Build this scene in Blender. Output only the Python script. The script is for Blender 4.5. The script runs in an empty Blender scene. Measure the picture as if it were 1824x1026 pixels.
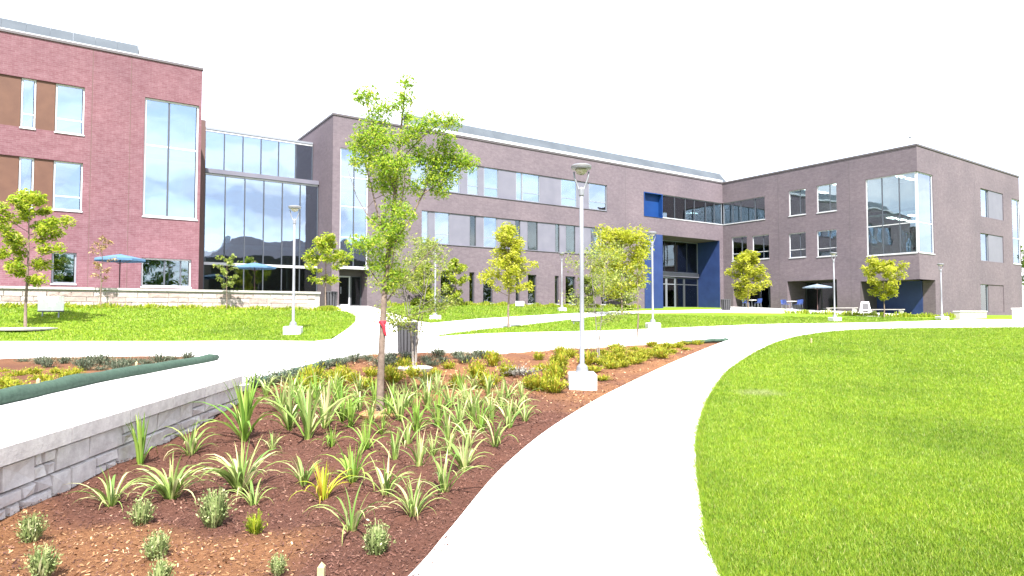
import bpy, math, random
import numpy as np
from mathutils import Vector, Matrix
from mathutils.geometry import delaunay_2d_cdt
R = math.radians
random.seed(7); rng = np.random.default_rng(7)
S = bpy.context.scene
COL = S.collection

# ------------------------------------------------------------------ camera, sky, sun, exposure
EYE, FPX, PW, PH, HOR = 1.6, 1150.0, 1824.0, 1026.0, 558.0
PITCH = math.atan((HOR - PH / 2) / FPX)
cd = bpy.data.cameras.new('camera'); cam = bpy.data.objects.new('camera', cd); COL.objects.link(cam)
cd.sensor_width = 36.0; cd.lens = 36.0 * FPX / PW; cd.clip_start = 0.05; cd.clip_end = 3000
cam.location = (0, 0, EYE); cam.rotation_euler = (math.pi / 2 + PITCH, 0, 0)
S.camera = cam

SUN_EL, SUN_AZ = R(52), math.atan2(0.16, -0.987)      # azimuth measured from +Y towards +X
sun_dir = Vector((math.sin(SUN_AZ) * math.cos(SUN_EL), math.cos(SUN_AZ) * math.cos(SUN_EL), math.sin(SUN_EL)))
ld = bpy.data.lights.new('sun', 'SUN'); sun = bpy.data.objects.new('sun', ld); COL.objects.link(sun)
ld.energy = 4.3; ld.angle = R(0.6); ld.color = (1.0, 0.95, 0.88)
sun.rotation_euler = (-sun_dir).to_track_quat('-Z', 'Y').to_euler()

W = bpy.data.worlds.new('World'); S.world = W; W.use_nodes = True
nt = W.node_tree; nt.nodes.clear()
out = nt.nodes.new('ShaderNodeOutputWorld'); bg = nt.nodes.new('ShaderNodeBackground')
sky = nt.nodes.new('ShaderNodeTexSky'); sky.sky_type = 'NISHITA'; sky.sun_disc = False
sky.sun_elevation = SUN_EL; sky.sun_rotation = SUN_AZ; sky.air_density = 1.0; sky.dust_density = 1.0
tc = nt.nodes.new('ShaderNodeTexCoord'); mp = nt.nodes.new('ShaderNodeMapping'); mp.inputs['Scale'].default_value = (1.0, 1.0, 3.2)
nz = nt.nodes.new('ShaderNodeTexNoise'); nz.inputs['Scale'].default_value = 4.2; nz.inputs['Detail'].default_value = 7; nz.inputs['Roughness'].default_value = 0.55
cr = nt.nodes.new('ShaderNodeValToRGB')
cr.color_ramp.elements[0].position = 0.43; cr.color_ramp.elements[0].color = (0.62, 0.62, 0.62, 1)
cr.color_ramp.elements[1].position = 0.60; cr.color_ramp.elements[1].color = (1, 1, 1, 1)
mx = nt.nodes.new('ShaderNodeMix'); mx.data_type = 'RGBA'
n2 = nt.nodes.new('ShaderNodeTexNoise'); n2.inputs['Scale'].default_value = 3.1; n2.inputs['Detail'].default_value = 6
m2 = nt.nodes.new('ShaderNodeMapping'); m2.inputs['Scale'].default_value = (1, 1, 4.5); m2.inputs['Location'].default_value = (3.1, 1.7, .4)
c2 = nt.nodes.new('ShaderNodeValToRGB')                   # cloud: grey blue undersides to bright white, same units as the sky texture
c2.color_ramp.elements[0].position = .42; c2.color_ramp.elements[0].color = (2.55, 2.8, 3.3, 1)
c2.color_ramp.elements[1].position = .58; c2.color_ramp.elements[1].color = (4.9, 4.9, 5.0, 1)
nt.links.new(tc.outputs['Generated'], m2.inputs['Vector']); nt.links.new(m2.outputs['Vector'], n2.inputs['Vector'])
nt.links.new(n2.outputs['Fac'], c2.inputs['Fac']); nt.links.new(c2.outputs['Color'], mx.inputs[7])
L = nt.links.new
L(tc.outputs['Generated'], mp.inputs['Vector']); L(mp.outputs['Vector'], nz.inputs['Vector'])
L(nz.outputs['Fac'], cr.inputs['Fac']); L(cr.outputs['Color'], mx.inputs[0]); L(sky.outputs['Color'], mx.inputs[6])
L(mx.outputs[2], bg.inputs['Color']); bg.inputs['Strength'].default_value = 0.15
L(bg.outputs['Background'], out.inputs['Surface'])

vs = S.view_settings
S.display_settings.display_device = 'sRGB'
vs.view_transform = 'Standard'; vs.look = 'None'; vs.exposure = 2.0; vs.gamma = 1.0; vs.use_curve_mapping = False
S.cycles.transparent_max_bounces = 24; S.cycles.max_bounces = 8

# ------------------------------------------------------------------ materials
def mat(name, col=(.5, .5, .5), rough=.7, spec=.3, metal=0.0):
    m = bpy.data.materials.new(name); m.use_nodes = True
    b = m.node_tree.nodes['Principled BSDF']
    b.inputs['Base Color'].default_value = (*col, 1); b.inputs['Roughness'].default_value = rough
    b.inputs['Specular IOR Level'].default_value = spec; b.inputs['Metallic'].default_value = metal
    return m
def N(m, t, **kw):
    n = m.node_tree.nodes.new(t)
    for k, v in kw.items():
        if hasattr(n, k): setattr(n, k, v)
        else: n.inputs[k].default_value = v
    return n
def LK(m, a, b): m.node_tree.links.new(a, b)
def BS(m): return m.node_tree.nodes['Principled BSDF']
def ramp(m, stops):
    n = m.node_tree.nodes.new('ShaderNodeValToRGB'); e = n.color_ramp.elements
    while len(e) < len(stops): e.new(.5)
    for i, (p, c) in enumerate(stops): e[i].position = p; e[i].color = (*c, 1)
    return n
def mixc(m, fac, a, b, mode='MIX'):
    n = m.node_tree.nodes.new('ShaderNodeMix'); n.data_type = 'RGBA'; n.blend_type = mode
    for i, v in ((0, fac), (6, a), (7, b)):
        if hasattr(v, 'is_linked') or hasattr(v, 'links'): LK(m, v, n.inputs[i])
        else: n.inputs[i].default_value = v if i == 0 else (*v, 1)
    return n.outputs[2]
def noise(m, vec, scale, detail=4, rough=.55):
    n = N(m, 'ShaderNodeTexNoise'); n.inputs['Scale'].default_value = scale
    n.inputs['Detail'].default_value = detail; n.inputs['Roughness'].default_value = rough
    if vec is not None: LK(m, vec, n.inputs['Vector'])
    return n.outputs['Fac']
def coord(m, k='Object'): return N(m, 'ShaderNodeTexCoord').outputs[k]
def bump(m, h, strength=.4, dist=.02):
    n = N(m, 'ShaderNodeBump'); n.inputs['Strength'].default_value = strength; n.inputs['Distance'].default_value = dist
    LK(m, h, n.inputs['Height']); LK(m, n.outputs['Normal'], BS(m).inputs['Normal'])
def noisy(name, stops, scale, rough=.8, detail=5, bstr=.3, bdist=.01, spec=.25, metal=0):
    m = mat(name, (.5, .5, .5), rough, spec, metal); v = coord(m)
    f = noise(m, v, scale, detail); r = ramp(m, stops); LK(m, f, r.inputs[0]); LK(m, r.outputs[0], BS(m).inputs['Base Color'])
    if bstr: bump(m, noise(m, v, scale * 4, 4), bstr, bdist)
    return m
def brick(name, c1, c2, c3, mortar):
    m = mat(name, c1, .85, .2); uv = coord(m, 'UV')
    b = N(m, 'ShaderNodeTexBrick'); LK(m, uv, b.inputs['Vector'])
    b.inputs['Color1'].default_value = (*c1, 1); b.inputs['Color2'].default_value = (*c2, 1); b.inputs['Mortar'].default_value = (*mortar, 1)
    b.inputs['Scale'].default_value = 1.0; b.inputs['Brick Width'].default_value = .30; b.inputs['Row Height'].default_value = .10
    b.inputs['Mortar Size'].default_value = .008; b.inputs['Bias'].default_value = 0.0
    f = noise(m, uv, 3.2, 7, .75); r = ramp(m, [(.42, (0, 0, 0)), (.70, (.85, .85, .85))]); LK(m, f, r.inputs[0])
    c = mixc(m, r.outputs[0], b.outputs['Color'], c3)
    f2 = noise(m, uv, .28, 3); r2 = ramp(m, [(.3, (.86, .86, .88)), (.7, (1.08, 1.06, 1.06))]); LK(m, f2, r2.inputs[0])
    c = mixc(m, 1.0, c, r2.outputs[0], 'MULTIPLY'); LK(m, c, BS(m).inputs['Base Color'])
    bump(m, b.outputs['Fac'], -.3, .006)
    return m
def leafmat(name, stops, trans=.35, rough=.5):
    m = mat(name, stops[0][1], rough, .25)
    g = N(m, 'ShaderNodeNewGeometry'); r = ramp(m, stops); LK(m, g.outputs['Random Per Island'], r.inputs[0])
    LK(m, r.outputs[0], BS(m).inputs['Base Color'])
    t = N(m, 'ShaderNodeBsdfTranslucent'); LK(m, r.outputs[0], t.inputs['Color'])
    ms = N(m, 'ShaderNodeMixShader'); ms.inputs[0].default_value = trans
    o = m.node_tree.nodes['Material Output']
    LK(m, BS(m).outputs[0], ms.inputs[1]); LK(m, t.outputs[0], ms.inputs[2]); LK(m, ms.outputs[0], o.inputs['Surface'])
    return m
def patchy(m, lo=.74, hi=1.18, scale=.42):
    n = m.node_tree; b = BS(m); src = b.inputs['Base Color'].links[0].from_socket
    rr = ramp(m, [(.30, (lo, lo * 1.05, lo * 1.1)), (.5, (1, 1, 1)), (.72, (hi, hi * .97, hi * .8))]); LK(m, noise(m, coord(m), scale, 5, .62), rr.inputs[0])
    c = mixc(m, 1.0, src, rr.outputs[0], 'MULTIPLY'); LK(m, c, b.inputs['Base Color'])
    for k in n.nodes:
        if k.type == 'BSDF_TRANSLUCENT': LK(m, c, k.inputs['Color'])
    return m
def dryspot(m, p, rad, col):
    b = BS(m); src = b.inputs['Base Color'].links[0].from_socket; v = coord(m)
    d = N(m, 'ShaderNodeVectorMath', operation='DISTANCE'); LK(m, v, d.inputs[0]); d.inputs[1].default_value = p
    q = N(m, 'ShaderNodeMath', operation='MULTIPLY_ADD'); LK(m, noise(m, v, 3.5, 4), q.inputs[0]); q.inputs[1].default_value = rad * 1.6; LK(m, d.outputs['Value'], q.inputs[2])
    rr = ramp(m, [(.45, (.75, .75, .75)), (.75, (0, 0, 0))]); dv = N(m, 'ShaderNodeMath', operation='DIVIDE'); LK(m, q.outputs[0], dv.inputs[0]); dv.inputs[1].default_value = rad * 2.6; LK(m, dv.outputs[0], rr.inputs[0])
    c = mixc(m, rr.outputs[0], src, col); LK(m, c, b.inputs['Base Color'])
    for k in m.node_tree.nodes:
        if k.type == 'BSDF_TRANSLUCENT': LK(m, c, k.inputs['Color'])
def strapmat(name, stops, trans=.3):
    # leaves are single objects: vary by object, paler towards the tip and along the midrib
    m = mat(name, stops[0][1], .45, .35)
    g = N(m, 'ShaderNodeObjectInfo'); r = ramp(m, stops); LK(m, g.outputs['Random'], r.inputs[0])
    uv = coord(m, 'UV'); sx = N(m, 'ShaderNodeSeparateXYZ'); LK(m, uv, sx.inputs[0])
    tip = ramp(m, [(.0, (.95, 1.0, .7)), (.35, (1, 1, 1)), (.8, (1.1, 1.08, 1.05)), (1, (1.2, 1.08, .9))]); LK(m, sx.outputs['Y'], tip.inputs[0])
    c = mixc(m, 1.0, r.outputs[0], tip.outputs[0], 'MULTIPLY'); LK(m, c, BS(m).inputs['Base Color'])
    t = N(m, 'ShaderNodeBsdfTranslucent'); LK(m, c, t.inputs['Color'])
    ms = N(m, 'ShaderNodeMixShader'); ms.inputs[0].default_value = trans
    LK(m, BS(m).outputs[0], ms.inputs[1]); LK(m, t.outputs[0], ms.inputs[2]); LK(m, ms.outputs[0], m.node_tree.nodes['Material Output'].inputs['Surface'])
    return m
def glassmat(name, refl, rtint, ttint):
    m = bpy.data.materials.new(name); m.use_nodes = True; t = m.node_tree; t.nodes.clear()
    o = t.nodes.new('ShaderNodeOutputMaterial'); g = t.nodes.new('ShaderNodeBsdfGlossy'); tr = t.nodes.new('ShaderNodeBsdfTransparent')
    g.inputs['Color'].default_value = (*rtint, 1); g.inputs['Roughness'].default_value = .01; tr.inputs['Color'].default_value = (*ttint, 1)
    fr = t.nodes.new('ShaderNodeFresnel'); fr.inputs['IOR'].default_value = 1.5
    ma = t.nodes.new('ShaderNodeMath'); ma.operation = 'MULTIPLY_ADD'; ma.inputs[1].default_value = 1 - refl; ma.inputs[2].default_value = refl
    ms = t.nodes.new('ShaderNodeMixShader')
    tcn = t.nodes.new('ShaderNodeTexCoord'); nn = t.nodes.new('ShaderNodeTexNoise'); nn.inputs['Scale'].default_value = .7; nn.inputs['Detail'].default_value = 1
    bp = t.nodes.new('ShaderNodeBump'); bp.inputs['Strength'].default_value = .15; bp.inputs['Distance'].default_value = .05
    t.links.new(tcn.outputs['Object'], nn.inputs['Vector']); t.links.new(nn.outputs['Fac'], bp.inputs['Height']); t.links.new(bp.outputs['Normal'], g.inputs['Normal'])
    t.links.new(fr.outputs[0], ma.inputs[0]); t.links.new(ma.outputs[0], ms.inputs[0])
    t.links.new(tr.outputs[0], ms.inputs[1]); t.links.new(g.outputs[0], ms.inputs[2]); t.links.new(ms.outputs[0], o.inputs['Surface'])
    return m
def emis(name, col, s):
    m = mat(name, col); BS(m).inputs['Emission Color'].default_value = (*col, 1); BS(m).inputs['Emission Strength'].default_value = s; return m

M = {}
M['brick_red'] = brick('red_brick', (.128, .058, .072), (.155, .079, .096), (.106, .045, .056), (.17, .115, .125))
M['brick_grey'] = brick('grey_brick', (.106, .085, .101), (.128, .105, .122), (.090, .072, .087), (.135, .118, .130))
M['tan_panel'] = noisy('tan_panel', [(.3, (0.078, 0.037, 0.027)), (.7, (0.100, 0.049, 0.034))], 1.5, .6, bstr=.05)
M['pale_panel'] = noisy('pale_panel', [(.3, (0.111, 0.111, 0.144)), (.7, (0.137, 0.135, 0.170))], .8, .55, bstr=0, spec=.2)
M['metal'] = noisy('roof_metal', [(.3, (.052, .062, .075)), (.7, (.072, .084, .098))], .6, .55, bstr=0, spec=.15)
M['white_trim'] = mat('white_trim', (.40, .41, .44), .5, .3)
M['dark_trim'] = mat('dark_trim', (0.074, 0.063, 0.070), .5, .4)
M['brown_trim'] = mat('brown_trim', (0.089, 0.052, 0.048), .6, .3)
M['mullion'] = mat('grey_mullion', (.055, .062, .078), .5, .25)
M['alu'] = mat('aluminium_frame', (.20, .215, .25), .4, .5, .2)
M['dark_frame'] = mat('dark_frame', (.05, .055, .065), .4, .5)
M['glass'] = glassmat('window_glass', .17, (.80, .90, 1.0), (.62, .74, .74))
M['glass_blue'] = glassmat('reflective_glass', .36, (.72, .83, 1.0), (.45, .58, .62))
M['glass_dark'] = glassmat('dark_glass', .07, (.9, .95, 1), (.45, .55, .55))
M['room'] = noisy('room_wall', [(.35, (0.222, 0.215, 0.200)), (.65, (0.281, 0.274, 0.252))], .5, .8, bstr=0)
M['room_dark'] = mat('room_carpet', (.06, .06, .07), .9)
M['ceiling'] = mat('ceiling_tile', (0.444, 0.444, 0.429), .8)
M['light_panel'] = emis('ceiling_lamp', (1, .98, .92), 5.0)
M['blind'] = mat('roller_blind', (.62, .64, .66), .8)
M['blue'] = noisy('blue_panel', [(.3, (.004, .026, .115)), (.7, (.007, .037, .150))], .7, .5, bstr=0, spec=.2)
M['navy'] = noisy('navy_panel', [(.3, (.014, .028, .095)), (.7, (.020, .040, .130))], .9, .5, bstr=0, spec=.3)
M['concrete'] = noisy('pale_concrete', [(.3, (.52, .51, .49)), (.7, (.63, .62, .60))], 2.2, .85, bstr=.15, bdist=.004)
M['kerb_stone'] = noisy('pale_cast_stone', [(.3, (0.311, 0.296, 0.281)), (.7, (0.385, 0.370, 0.355))], 3, .85)
def paving():
    m = noisy('path_concrete', [(.25, (.56, .55, .535)), (.5, (.62, .61, .595)), (.8, (.66, .65, .64))], .9, .9, 8, .12, .003)
    return m
M['path'] = paving()
def blockmat(name, stops):
    m = mat(name, stops[0][1], .9, .2); oi = N(m, 'ShaderNodeObjectInfo'); v = coord(m)
    r = ramp(m, stops); LK(m, oi.outputs['Random'], r.inputs[0])
    f = noise(m, v, 9, 6, .65); r2 = ramp(m, [(.3, (.78, .76, .78)), (.7, (1.15, 1.15, 1.15))]); LK(m, f, r2.inputs[0])
    c = mixc(m, 1.0, r.outputs[0], r2.outputs[0], 'MULTIPLY'); LK(m, c, BS(m).inputs['Base Color'])
    bump(m, noise(m, v, 22, 6, .7), .4, .02)
    return m
M['block'] = blockmat('split_stone', [(0, (.49, .455, .46)), (.5, (.53, .50, .50)), (1, (.57, .543, .535))])
M['pinkblock'] = blockmat('pink_stone', [(0, (0.266, 0.215, 0.200)), (.35, (0.326, 0.266, 0.244)), (.7, (0.348, 0.311, 0.296)), (1, (0.392, 0.340, 0.296))])
M['mortar'] = noisy('wall_joint', [(.3, (.32, .29, .29)), (.7, (.38, .36, .35))], 6, .95)
def grassmat():
    m = mat('lawn_turf', (.1, .17, .02), .9, .1); v = coord(m)
    r = ramp(m, [(.28, (.088, .158, .016)), (.5, (.134, .212, .016)), (.72, (.188, .248, .021))])
    f = noise(m, v, .45, 5, .6); LK(m, f, r.inputs[0])
    r2 = ramp(m, [(.25, (.66, .7, .6)), (.75, (1.3, 1.25, 1.2))]); LK(m, noise(m, v, 9, 6, .75), r2.inputs[0])
    c = mixc(m, 1.0, r.outputs[0], r2.outputs[0], 'MULTIPLY'); LK(m, c, BS(m).inputs['Base Color'])
    bump(m, noise(m, v, 40, 5, .7), .8, .04)
    return m
M['grass'] = grassmat()
M['blade'] = leafmat('grass_blade', [(0, (.098, .185, .016)), (.35, (.150, .250, .017)), (.75, (.212, .298, .024)), (.93, (.27, .32, .05)), (1, (.31, .29, .11))], .35); patchy(M['blade'], .80, 1.16, 3.2); patchy(M['blade'])
def mulchmat():
    m = mat('bark_mulch', (.05, .02, .015), .95, .1); v = coord(m)
    r = ramp(m, [(.25, (.054, .024, .018)), (.5, (.100, .045, .032)), (.75, (.136, .068, .051))]); LK(m, noise(m, v, 26, 7, .75), r.inputs[0])
    r2 = ramp(m, [(.3, (.11, .048, .025)), (.55, (.215, .105, .050)), (.75, (.31, .18, .095))]); LK(m, noise(m, v, 30, 7, .75), r2.inputs[0])
    at = N(m, 'ShaderNodeAttribute'); at.attribute_name = 'straw'
    c = mixc(m, at.outputs['Fac'], r.outputs[0], r2.outputs[0]); LK(m, c, BS(m).inputs['Base Color'])
    bump(m, noise(m, v, 34, 6, .8), 1.0, .03)
    return m
M['mulch'] = mulchmat()
M['chip'] = leafmat('mulch_chip', [(0, (0.037, 0.016, 0.013)), (.5, (0.096, 0.044, 0.033)), (.9, (0.148, 0.074, 0.056)), (1, (0.266, 0.163, 0.118))], .0, .9)
M['straw'] = leafmat('straw_chip', [(0, (0.118, 0.056, 0.027)), (.5, (0.252, 0.130, 0.063)), (.85, (0.385, 0.229, 0.126)), (1, (0.444, 0.340, 0.222))], .0, .9)
M['bark'] = noisy('young_bark', [(.3, (0.096, 0.070, 0.056)), (.7, (0.185, 0.141, 0.115))], 14, .9, bstr=.6)
M['bark_grey'] = noisy('grey_bark', [(.3, (0.126, 0.111, 0.104)), (.7, (0.222, 0.200, 0.185))], 14, .9, bstr=.5)
M['leaf_locust'] = leafmat('locust_leaf', [(0, (0.138, 0.258, 0.026)), (.4, (0.224, 0.361, 0.034)), (.8, (0.361, 0.447, 0.043)), (1, (0.482, 0.499, 0.086))], .58)
M['leaf_yellow'] = leafmat('yellow_green_leaf', [(0, (0.232, 0.292, 0.017)), (.5, (0.370, 0.387, 0.022)), (1, (0.516, 0.499, 0.103))], .58)
M['leaf_lime'] = leafmat('lime_leaf', [(0, (0.151, 0.252, 0.021)), (.4, (0.269, 0.353, 0.025)), (.8, (0.403, 0.437, 0.038)), (1, (0.504, 0.487, 0.151))], .58)
M['leaf_olive'] = leafmat('olive_leaf', [(0, (.13, .19, .035)), (.5, (.23, .29, .055)), (1, (.36, .39, .11))], .5)
M['leaf_dry'] = leafmat('brownish_leaf', [(0, (0.208, 0.135, 0.052)), (0.5, (0.312, 0.208, 0.094)), (1, (0.395, 0.333, 0.146))], .3)
M['leaf_dark'] = leafmat('dark_shrub_leaf', [(0, (0.036, 0.057, 0.036)), (0.5, (0.081, 0.105, 0.065)), (0.85, (0.145, 0.162, 0.105)), (1, (0.275, 0.258, 0.194))], .2)
M['leaf_tree'] = leafmat('far_tree_leaf', [(0, (0.048, 0.096, 0.014)), (.5, (0.108, 0.180, 0.024)), (1, (0.192, 0.264, 0.036))], .3)
M['leaf_grey'] = leafmat('silver_green_leaf', [(0, (.12, .17, .055)), (.5, (.21, .27, .10)), (.85, (.34, .38, .17)), (1, (.48, .46, .28))], .3)
M['leaf_silver'] = leafmat('silver_leaf', [(0, (0.128, 0.128, 0.112)), (.5, (0.224, 0.216, 0.192)), (1, (0.336, 0.320, 0.288))], .2)
M['leaf_mound'] = leafmat('golden_green_leaf', [(0, (0.130, 0.187, 0.013)), (0.4, (0.244, 0.286, 0.021)), (0.8, (0.395, 0.374, 0.031)), (1, (0.437, 0.281, 0.062))], .35)
M['strap'] = strapmat('lily_leaf', [(0, (.115, .205, .045)), (.35, (.20, .29, .075)), (.7, (.31, .37, .13)), (.88, (.44, .46, .23)), (1, (.48, .42, .25))])
M['strap_bright'] = strapmat('bright_lily_leaf', [(0, (.10, .21, .03)), (.5, (.175, .29, .045)), (1, (.27, .36, .085))])
M['strap_gold'] = strapmat('gold_lily_leaf', [(0, (0.235, 0.288, 0.021)), (0.6, (0.384, 0.384, 0.032)), (1, (0.469, 0.277, 0.053))])
M['lamp'] = mat('lamp_paint', (.165, .172, .195), .45, .4, .1)
M['lamp_dark'] = mat('lamp_gasket', (0.118, 0.111, 0.104), .5)
M['lens'] = mat('lamp_lens', (.30, .28, .22), .25, .5)
M['black'] = noisy('black_metal', [(.3, (0.016, 0.016, 0.019)), (.7, (0.033, 0.033, 0.037))], 8, .5, bstr=.1)
M['char'] = mat('charcoal_metal', (0.056, 0.056, 0.063), .5)
M['canvas'] = noisy('blue_canvas', [(.3, (.060, .125, .215)), (.7, (.080, .155, .255))], 2, .85, bstr=.1)
M['canvas_pale'] = noisy('pale_blue_canvas', [(.3, (.13, .17, .22)), (.7, (.16, .20, .25))], 2, .85, bstr=.1)
M['sign'] = mat('white_sign', (.78, .78, .78), .5)
M['wood'] = noisy('raw_wood', [(.3, (0.333, 0.252, 0.133)), (.7, (0.429, 0.340, 0.200))], 12, .8)
M['sock'] = noisy('green_mesh_fabric', [(.3, (0.026, 0.052, 0.037)), (.7, (0.048, 0.085, 0.063))], 16, .9, bstr=.6)
M['chair'] = mat('blue_plastic', (0.037, 0.067, 0.237), .45)
M['red'] = mat('red_ribbon', (0.407, 0.022, 0.037), .6)
M['dark_brick'] = brick('dark_brick', (.05, .042, .042), (.07, .058, .058), (.045, .038, .038), (.07, .06, .06))

# ------------------------------------------------------------------ mesh builder
class MB:
    def __init__(s): s.v = []; s.f = []
    def add(s, vs_, fs):
        o = len(s.v); s.v += [tuple(v) for v in vs_]; s.f += [tuple(i + o for i in f) for f in fs]; return s
    def box(s, a0, a1, b0, b1, c0, c1, P=None):
        vs_ = [(a, b, c) for c in (c0, c1) for b in (b0, b1) for a in (a0, a1)]
        if P: vs_ = [P(*v) for v in vs_]
        return s.add(vs_, [(0, 2, 3, 1), (4, 5, 7, 6), (0, 1, 5, 4), (2, 6, 7, 3), (0, 4, 6, 2), (1, 3, 7, 5)])
    def quad(s, *p): return s.add(p, [tuple(range(len(p)))])
    def tube(s, pts, rad, n=8, cap=True):
        pts = [Vector(p) for p in pts]; k = len(pts); vs_ = []
        if not hasattr(rad, '__len__'): rad = [rad] * k
        up = Vector((.31, .17, .94))
        for i, p in enumerate(pts):
            d = (pts[min(i + 1, k - 1)] - pts[max(i - 1, 0)]).normalized()
            if abs(d.dot(up)) > .95: up = Vector((1, .1, 0))
            x = d.cross(up).normalized(); y = d.cross(x)
            for j in range(n):
                a = 2 * math.pi * j / n; vs_.append(p + (x * math.cos(a) + y * math.sin(a)) * rad[i])
        fs = [(i * n + j, i * n + (j + 1) % n, (i + 1) * n + (j + 1) % n, (i + 1) * n + j) for i in range(k - 1) for j in range(n)]
        if cap: fs += [tuple(range(n)), tuple((k - 1) * n + j for j in range(n))]
        return s.add(vs_, fs)
    def lathe(s, prof, n=24, c=(0, 0, 0)):
        vs_ = [(c[0] + r * math.cos(2 * math.pi * j / n), c[1] + r * math.sin(2 * math.pi * j / n), c[2] + z) for r, z in prof for j in range(n)]
        k = len(prof)
        fs = [(i * n + j, i * n + (j + 1) % n, (i + 1) * n + (j + 1) % n, (i + 1) * n + j) for i in range(k - 1) for j in range(n)]
        fs += [tuple(range(n)), tuple((k - 1) * n + j for j in range(n))]
        return s.add(vs_, fs)
    def mesh(s, name, material, smooth=False, uv=True):
        me = bpy.data.meshes.new(name); me.from_pydata(s.v, [], s.f); me.update()
        if smooth: me.polygons.foreach_set('use_smooth', [True] * len(me.polygons))
        if uv:
            l = me.uv_layers.new(name='UVMap').data
            co = s.v
            for p in me.polygons:
                n = p.normal; ax = max(range(3), key=lambda i: abs(n[i]))
                for li in p.loop_indices:
                    v = co[me.loops[li].vertex_index]
                    l[li].uv = (v[1], v[2]) if ax == 0 else (v[0], v[2]) if ax == 1 else (v[0], v[1])
        me.materials.append(material); return me
    def build(s, name, material, parent=None, loc=None, smooth=False, **kw):
        return obj(name, s.mesh(name, material, smooth), parent, loc, **kw)
def obj(name, me, parent=None, loc=None, rot=None, scale=None):
    o = bpy.data.objects.new(name, me); COL.objects.link(o)
    if parent is not None: o.parent = parent
    if loc is not None: o.location = loc
    if rot is not None: o.rotation_euler = rot
    if scale is not None: o.scale = scale if hasattr(scale, '__len__') else (scale,) * 3
    return o
def tag(o, label=None, cat=None, group=None, kind=None):
    if label: o['label'] = label
    if cat: o['category'] = cat
    if group: o['group'] = group
    if kind: o['kind'] = kind
    return o
def thing(name, label, cat, loc=(0, 0, 0), rz=0, group=None):
    o = obj(name, None, None, loc, (0, 0, rz)); o.empty_display_size = .2
    return tag(o, label, cat, group)
def copy_tree(o, parent=None):
    c = o.copy(); COL.objects.link(c); c.parent = parent
    for ch in list(o.children): copy_tree(ch, c)
    return c
def fastmesh(name, verts, faces_n, material, nv):
    # verts: (k*nv,3) float array, k faces of nv vertices each, in order
    me = bpy.data.meshes.new(name); k = len(verts) // nv
    me.vertices.add(len(verts)); me.vertices.foreach_set('co', np.asarray(verts, np.float32).ravel())
    me.loops.add(k * nv); me.loops.foreach_set('vertex_index', np.arange(k * nv, dtype=np.int32))
    me.polygons.add(k); me.polygons.foreach_set('loop_start', np.arange(0, k * nv, nv, dtype=np.int32))
    me.polygons.foreach_set('loop_total', np.full(k, nv, np.int32))
    me.update(); me.validate(); me.materials.append(material); return me

NTH = ('nearest', 'second', 'third', 'fourth', 'fifth', 'sixth', 'seventh', 'eighth', 'ninth', 'tenth', 'eleventh', 'twelfth', 'thirteenth', 'fourteenth', 'fifteenth', 'sixteenth', 'seventeenth', 'eighteenth', 'nineteenth', 'twentieth', 'twenty first', 'twenty second', 'twenty third', 'twenty fourth', 'twenty fifth', 'twenty sixth', 'twenty seventh', 'twenty eighth', 'twenty ninth', 'thirtieth', 'thirty first', 'thirty second', 'thirty third', 'thirty fourth')
def nth(k): return NTH[k]

# ------------------------------------------------------------------ terrain (thin-plate through surveyed points)
def tps(pts, lam=.02):
    P = np.array(pts, float); n = len(P)
    def U(r2): return np.where(r2 > 1e-12, r2 * np.log(np.maximum(r2, 1e-12)), 0) * .5
    xy = P[:, :2] / 20.; K = U(((xy[:, None] - xy[None]) ** 2).sum(-1)) + lam * np.eye(n) * .05
    A = np.zeros((n + 3, n + 3)); A[:n, :n] = K; A[:n, n] = 1; A[:n, n + 1:] = xy; A[n:, :n] = A[:n, n:].T
    w = np.linalg.solve(A, np.concatenate([P[:, 2], [0, 0, 0]]))
    def f(x, y):
        x = np.clip(np.asarray(x, float), -75, 105); y = np.clip(np.asarray(y, float), -35, 125)
        q = np.stack([x, y], -1) / 20.; r2 = ((q[..., None, :] - xy) ** 2).sum(-1)
        return U(r2) @ w[:n] + w[n] + q @ w[n + 1:]
    return f
def surv(px, D, z): return ((px - 912) / FPX * D, D, z)
common = [(0, 0, 0), (5, 0, 0), (2, 5, 0), (6, 6, 0), (3, 10, .0), (10, 10, .05), (0.8, 7.6, 0), (15, 3, 0), (20, 15, .25), (-.6, 3.9, 0),
    surv(1036, 13.4, .06), surv(1295, 24.3, .57), surv(1163, 30.6, .88), surv(1265, 13, .03), surv(1310, 17.5, .2), surv(1390, 23, .55), surv(1480, 27, .75),
    surv(1824, 33, .88), surv(1700, 44, 1.15), surv(1487, 42.3, 1.05), surv(1290, 58, 1.9), surv(850, 53, 2.32), surv(1001, 51.4, 1.85),
    surv(610, 45.5, 2.1), surv(636, 32.1, 1.32), surv(522, 23.3, .92), surv(0, 27.7, 1.9), surv(572, 35.3, 1.75), surv(0, 21, .72), surv(300, 21, .70), surv(580, 21, .70),
    surv(770, 22.4, .78), surv(1000, 27, .82), surv(770, 29.3, 1.17),
    surv(650, 18.3, .42), surv(770, 19.7, .45), surv(880, 19.4, .43), surv(1050, 21.5, .48), surv(560, 14.5, .37), surv(500, 12.5, .33), surv(440, 11.3, .29),
    surv(388, 15.7, .45), surv(0, 14.5, .5), surv(300, 31, 1.84), (-7.5, 7.0, .5), (-9, 3, .5), (-14, 10, .55), (-9, 11, .48),
    (20.3, 67, 2.3), (27.5, 62, 2.04), (31, 56, 1.68), (34.5, 52.5, 1.5), (45, 58, 1.48), (53, 64, 1.47),
    (-80, 20, 1.6), (-60, -30, .4), (0, -40, 0), (60, -30, 0), (105, 40, 1.0), (105, 120, 1.5), (0, 125, 2.4), (-75, 100, 2.3), (-30, 40, 2.1), (40, 20, .5)]
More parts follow.
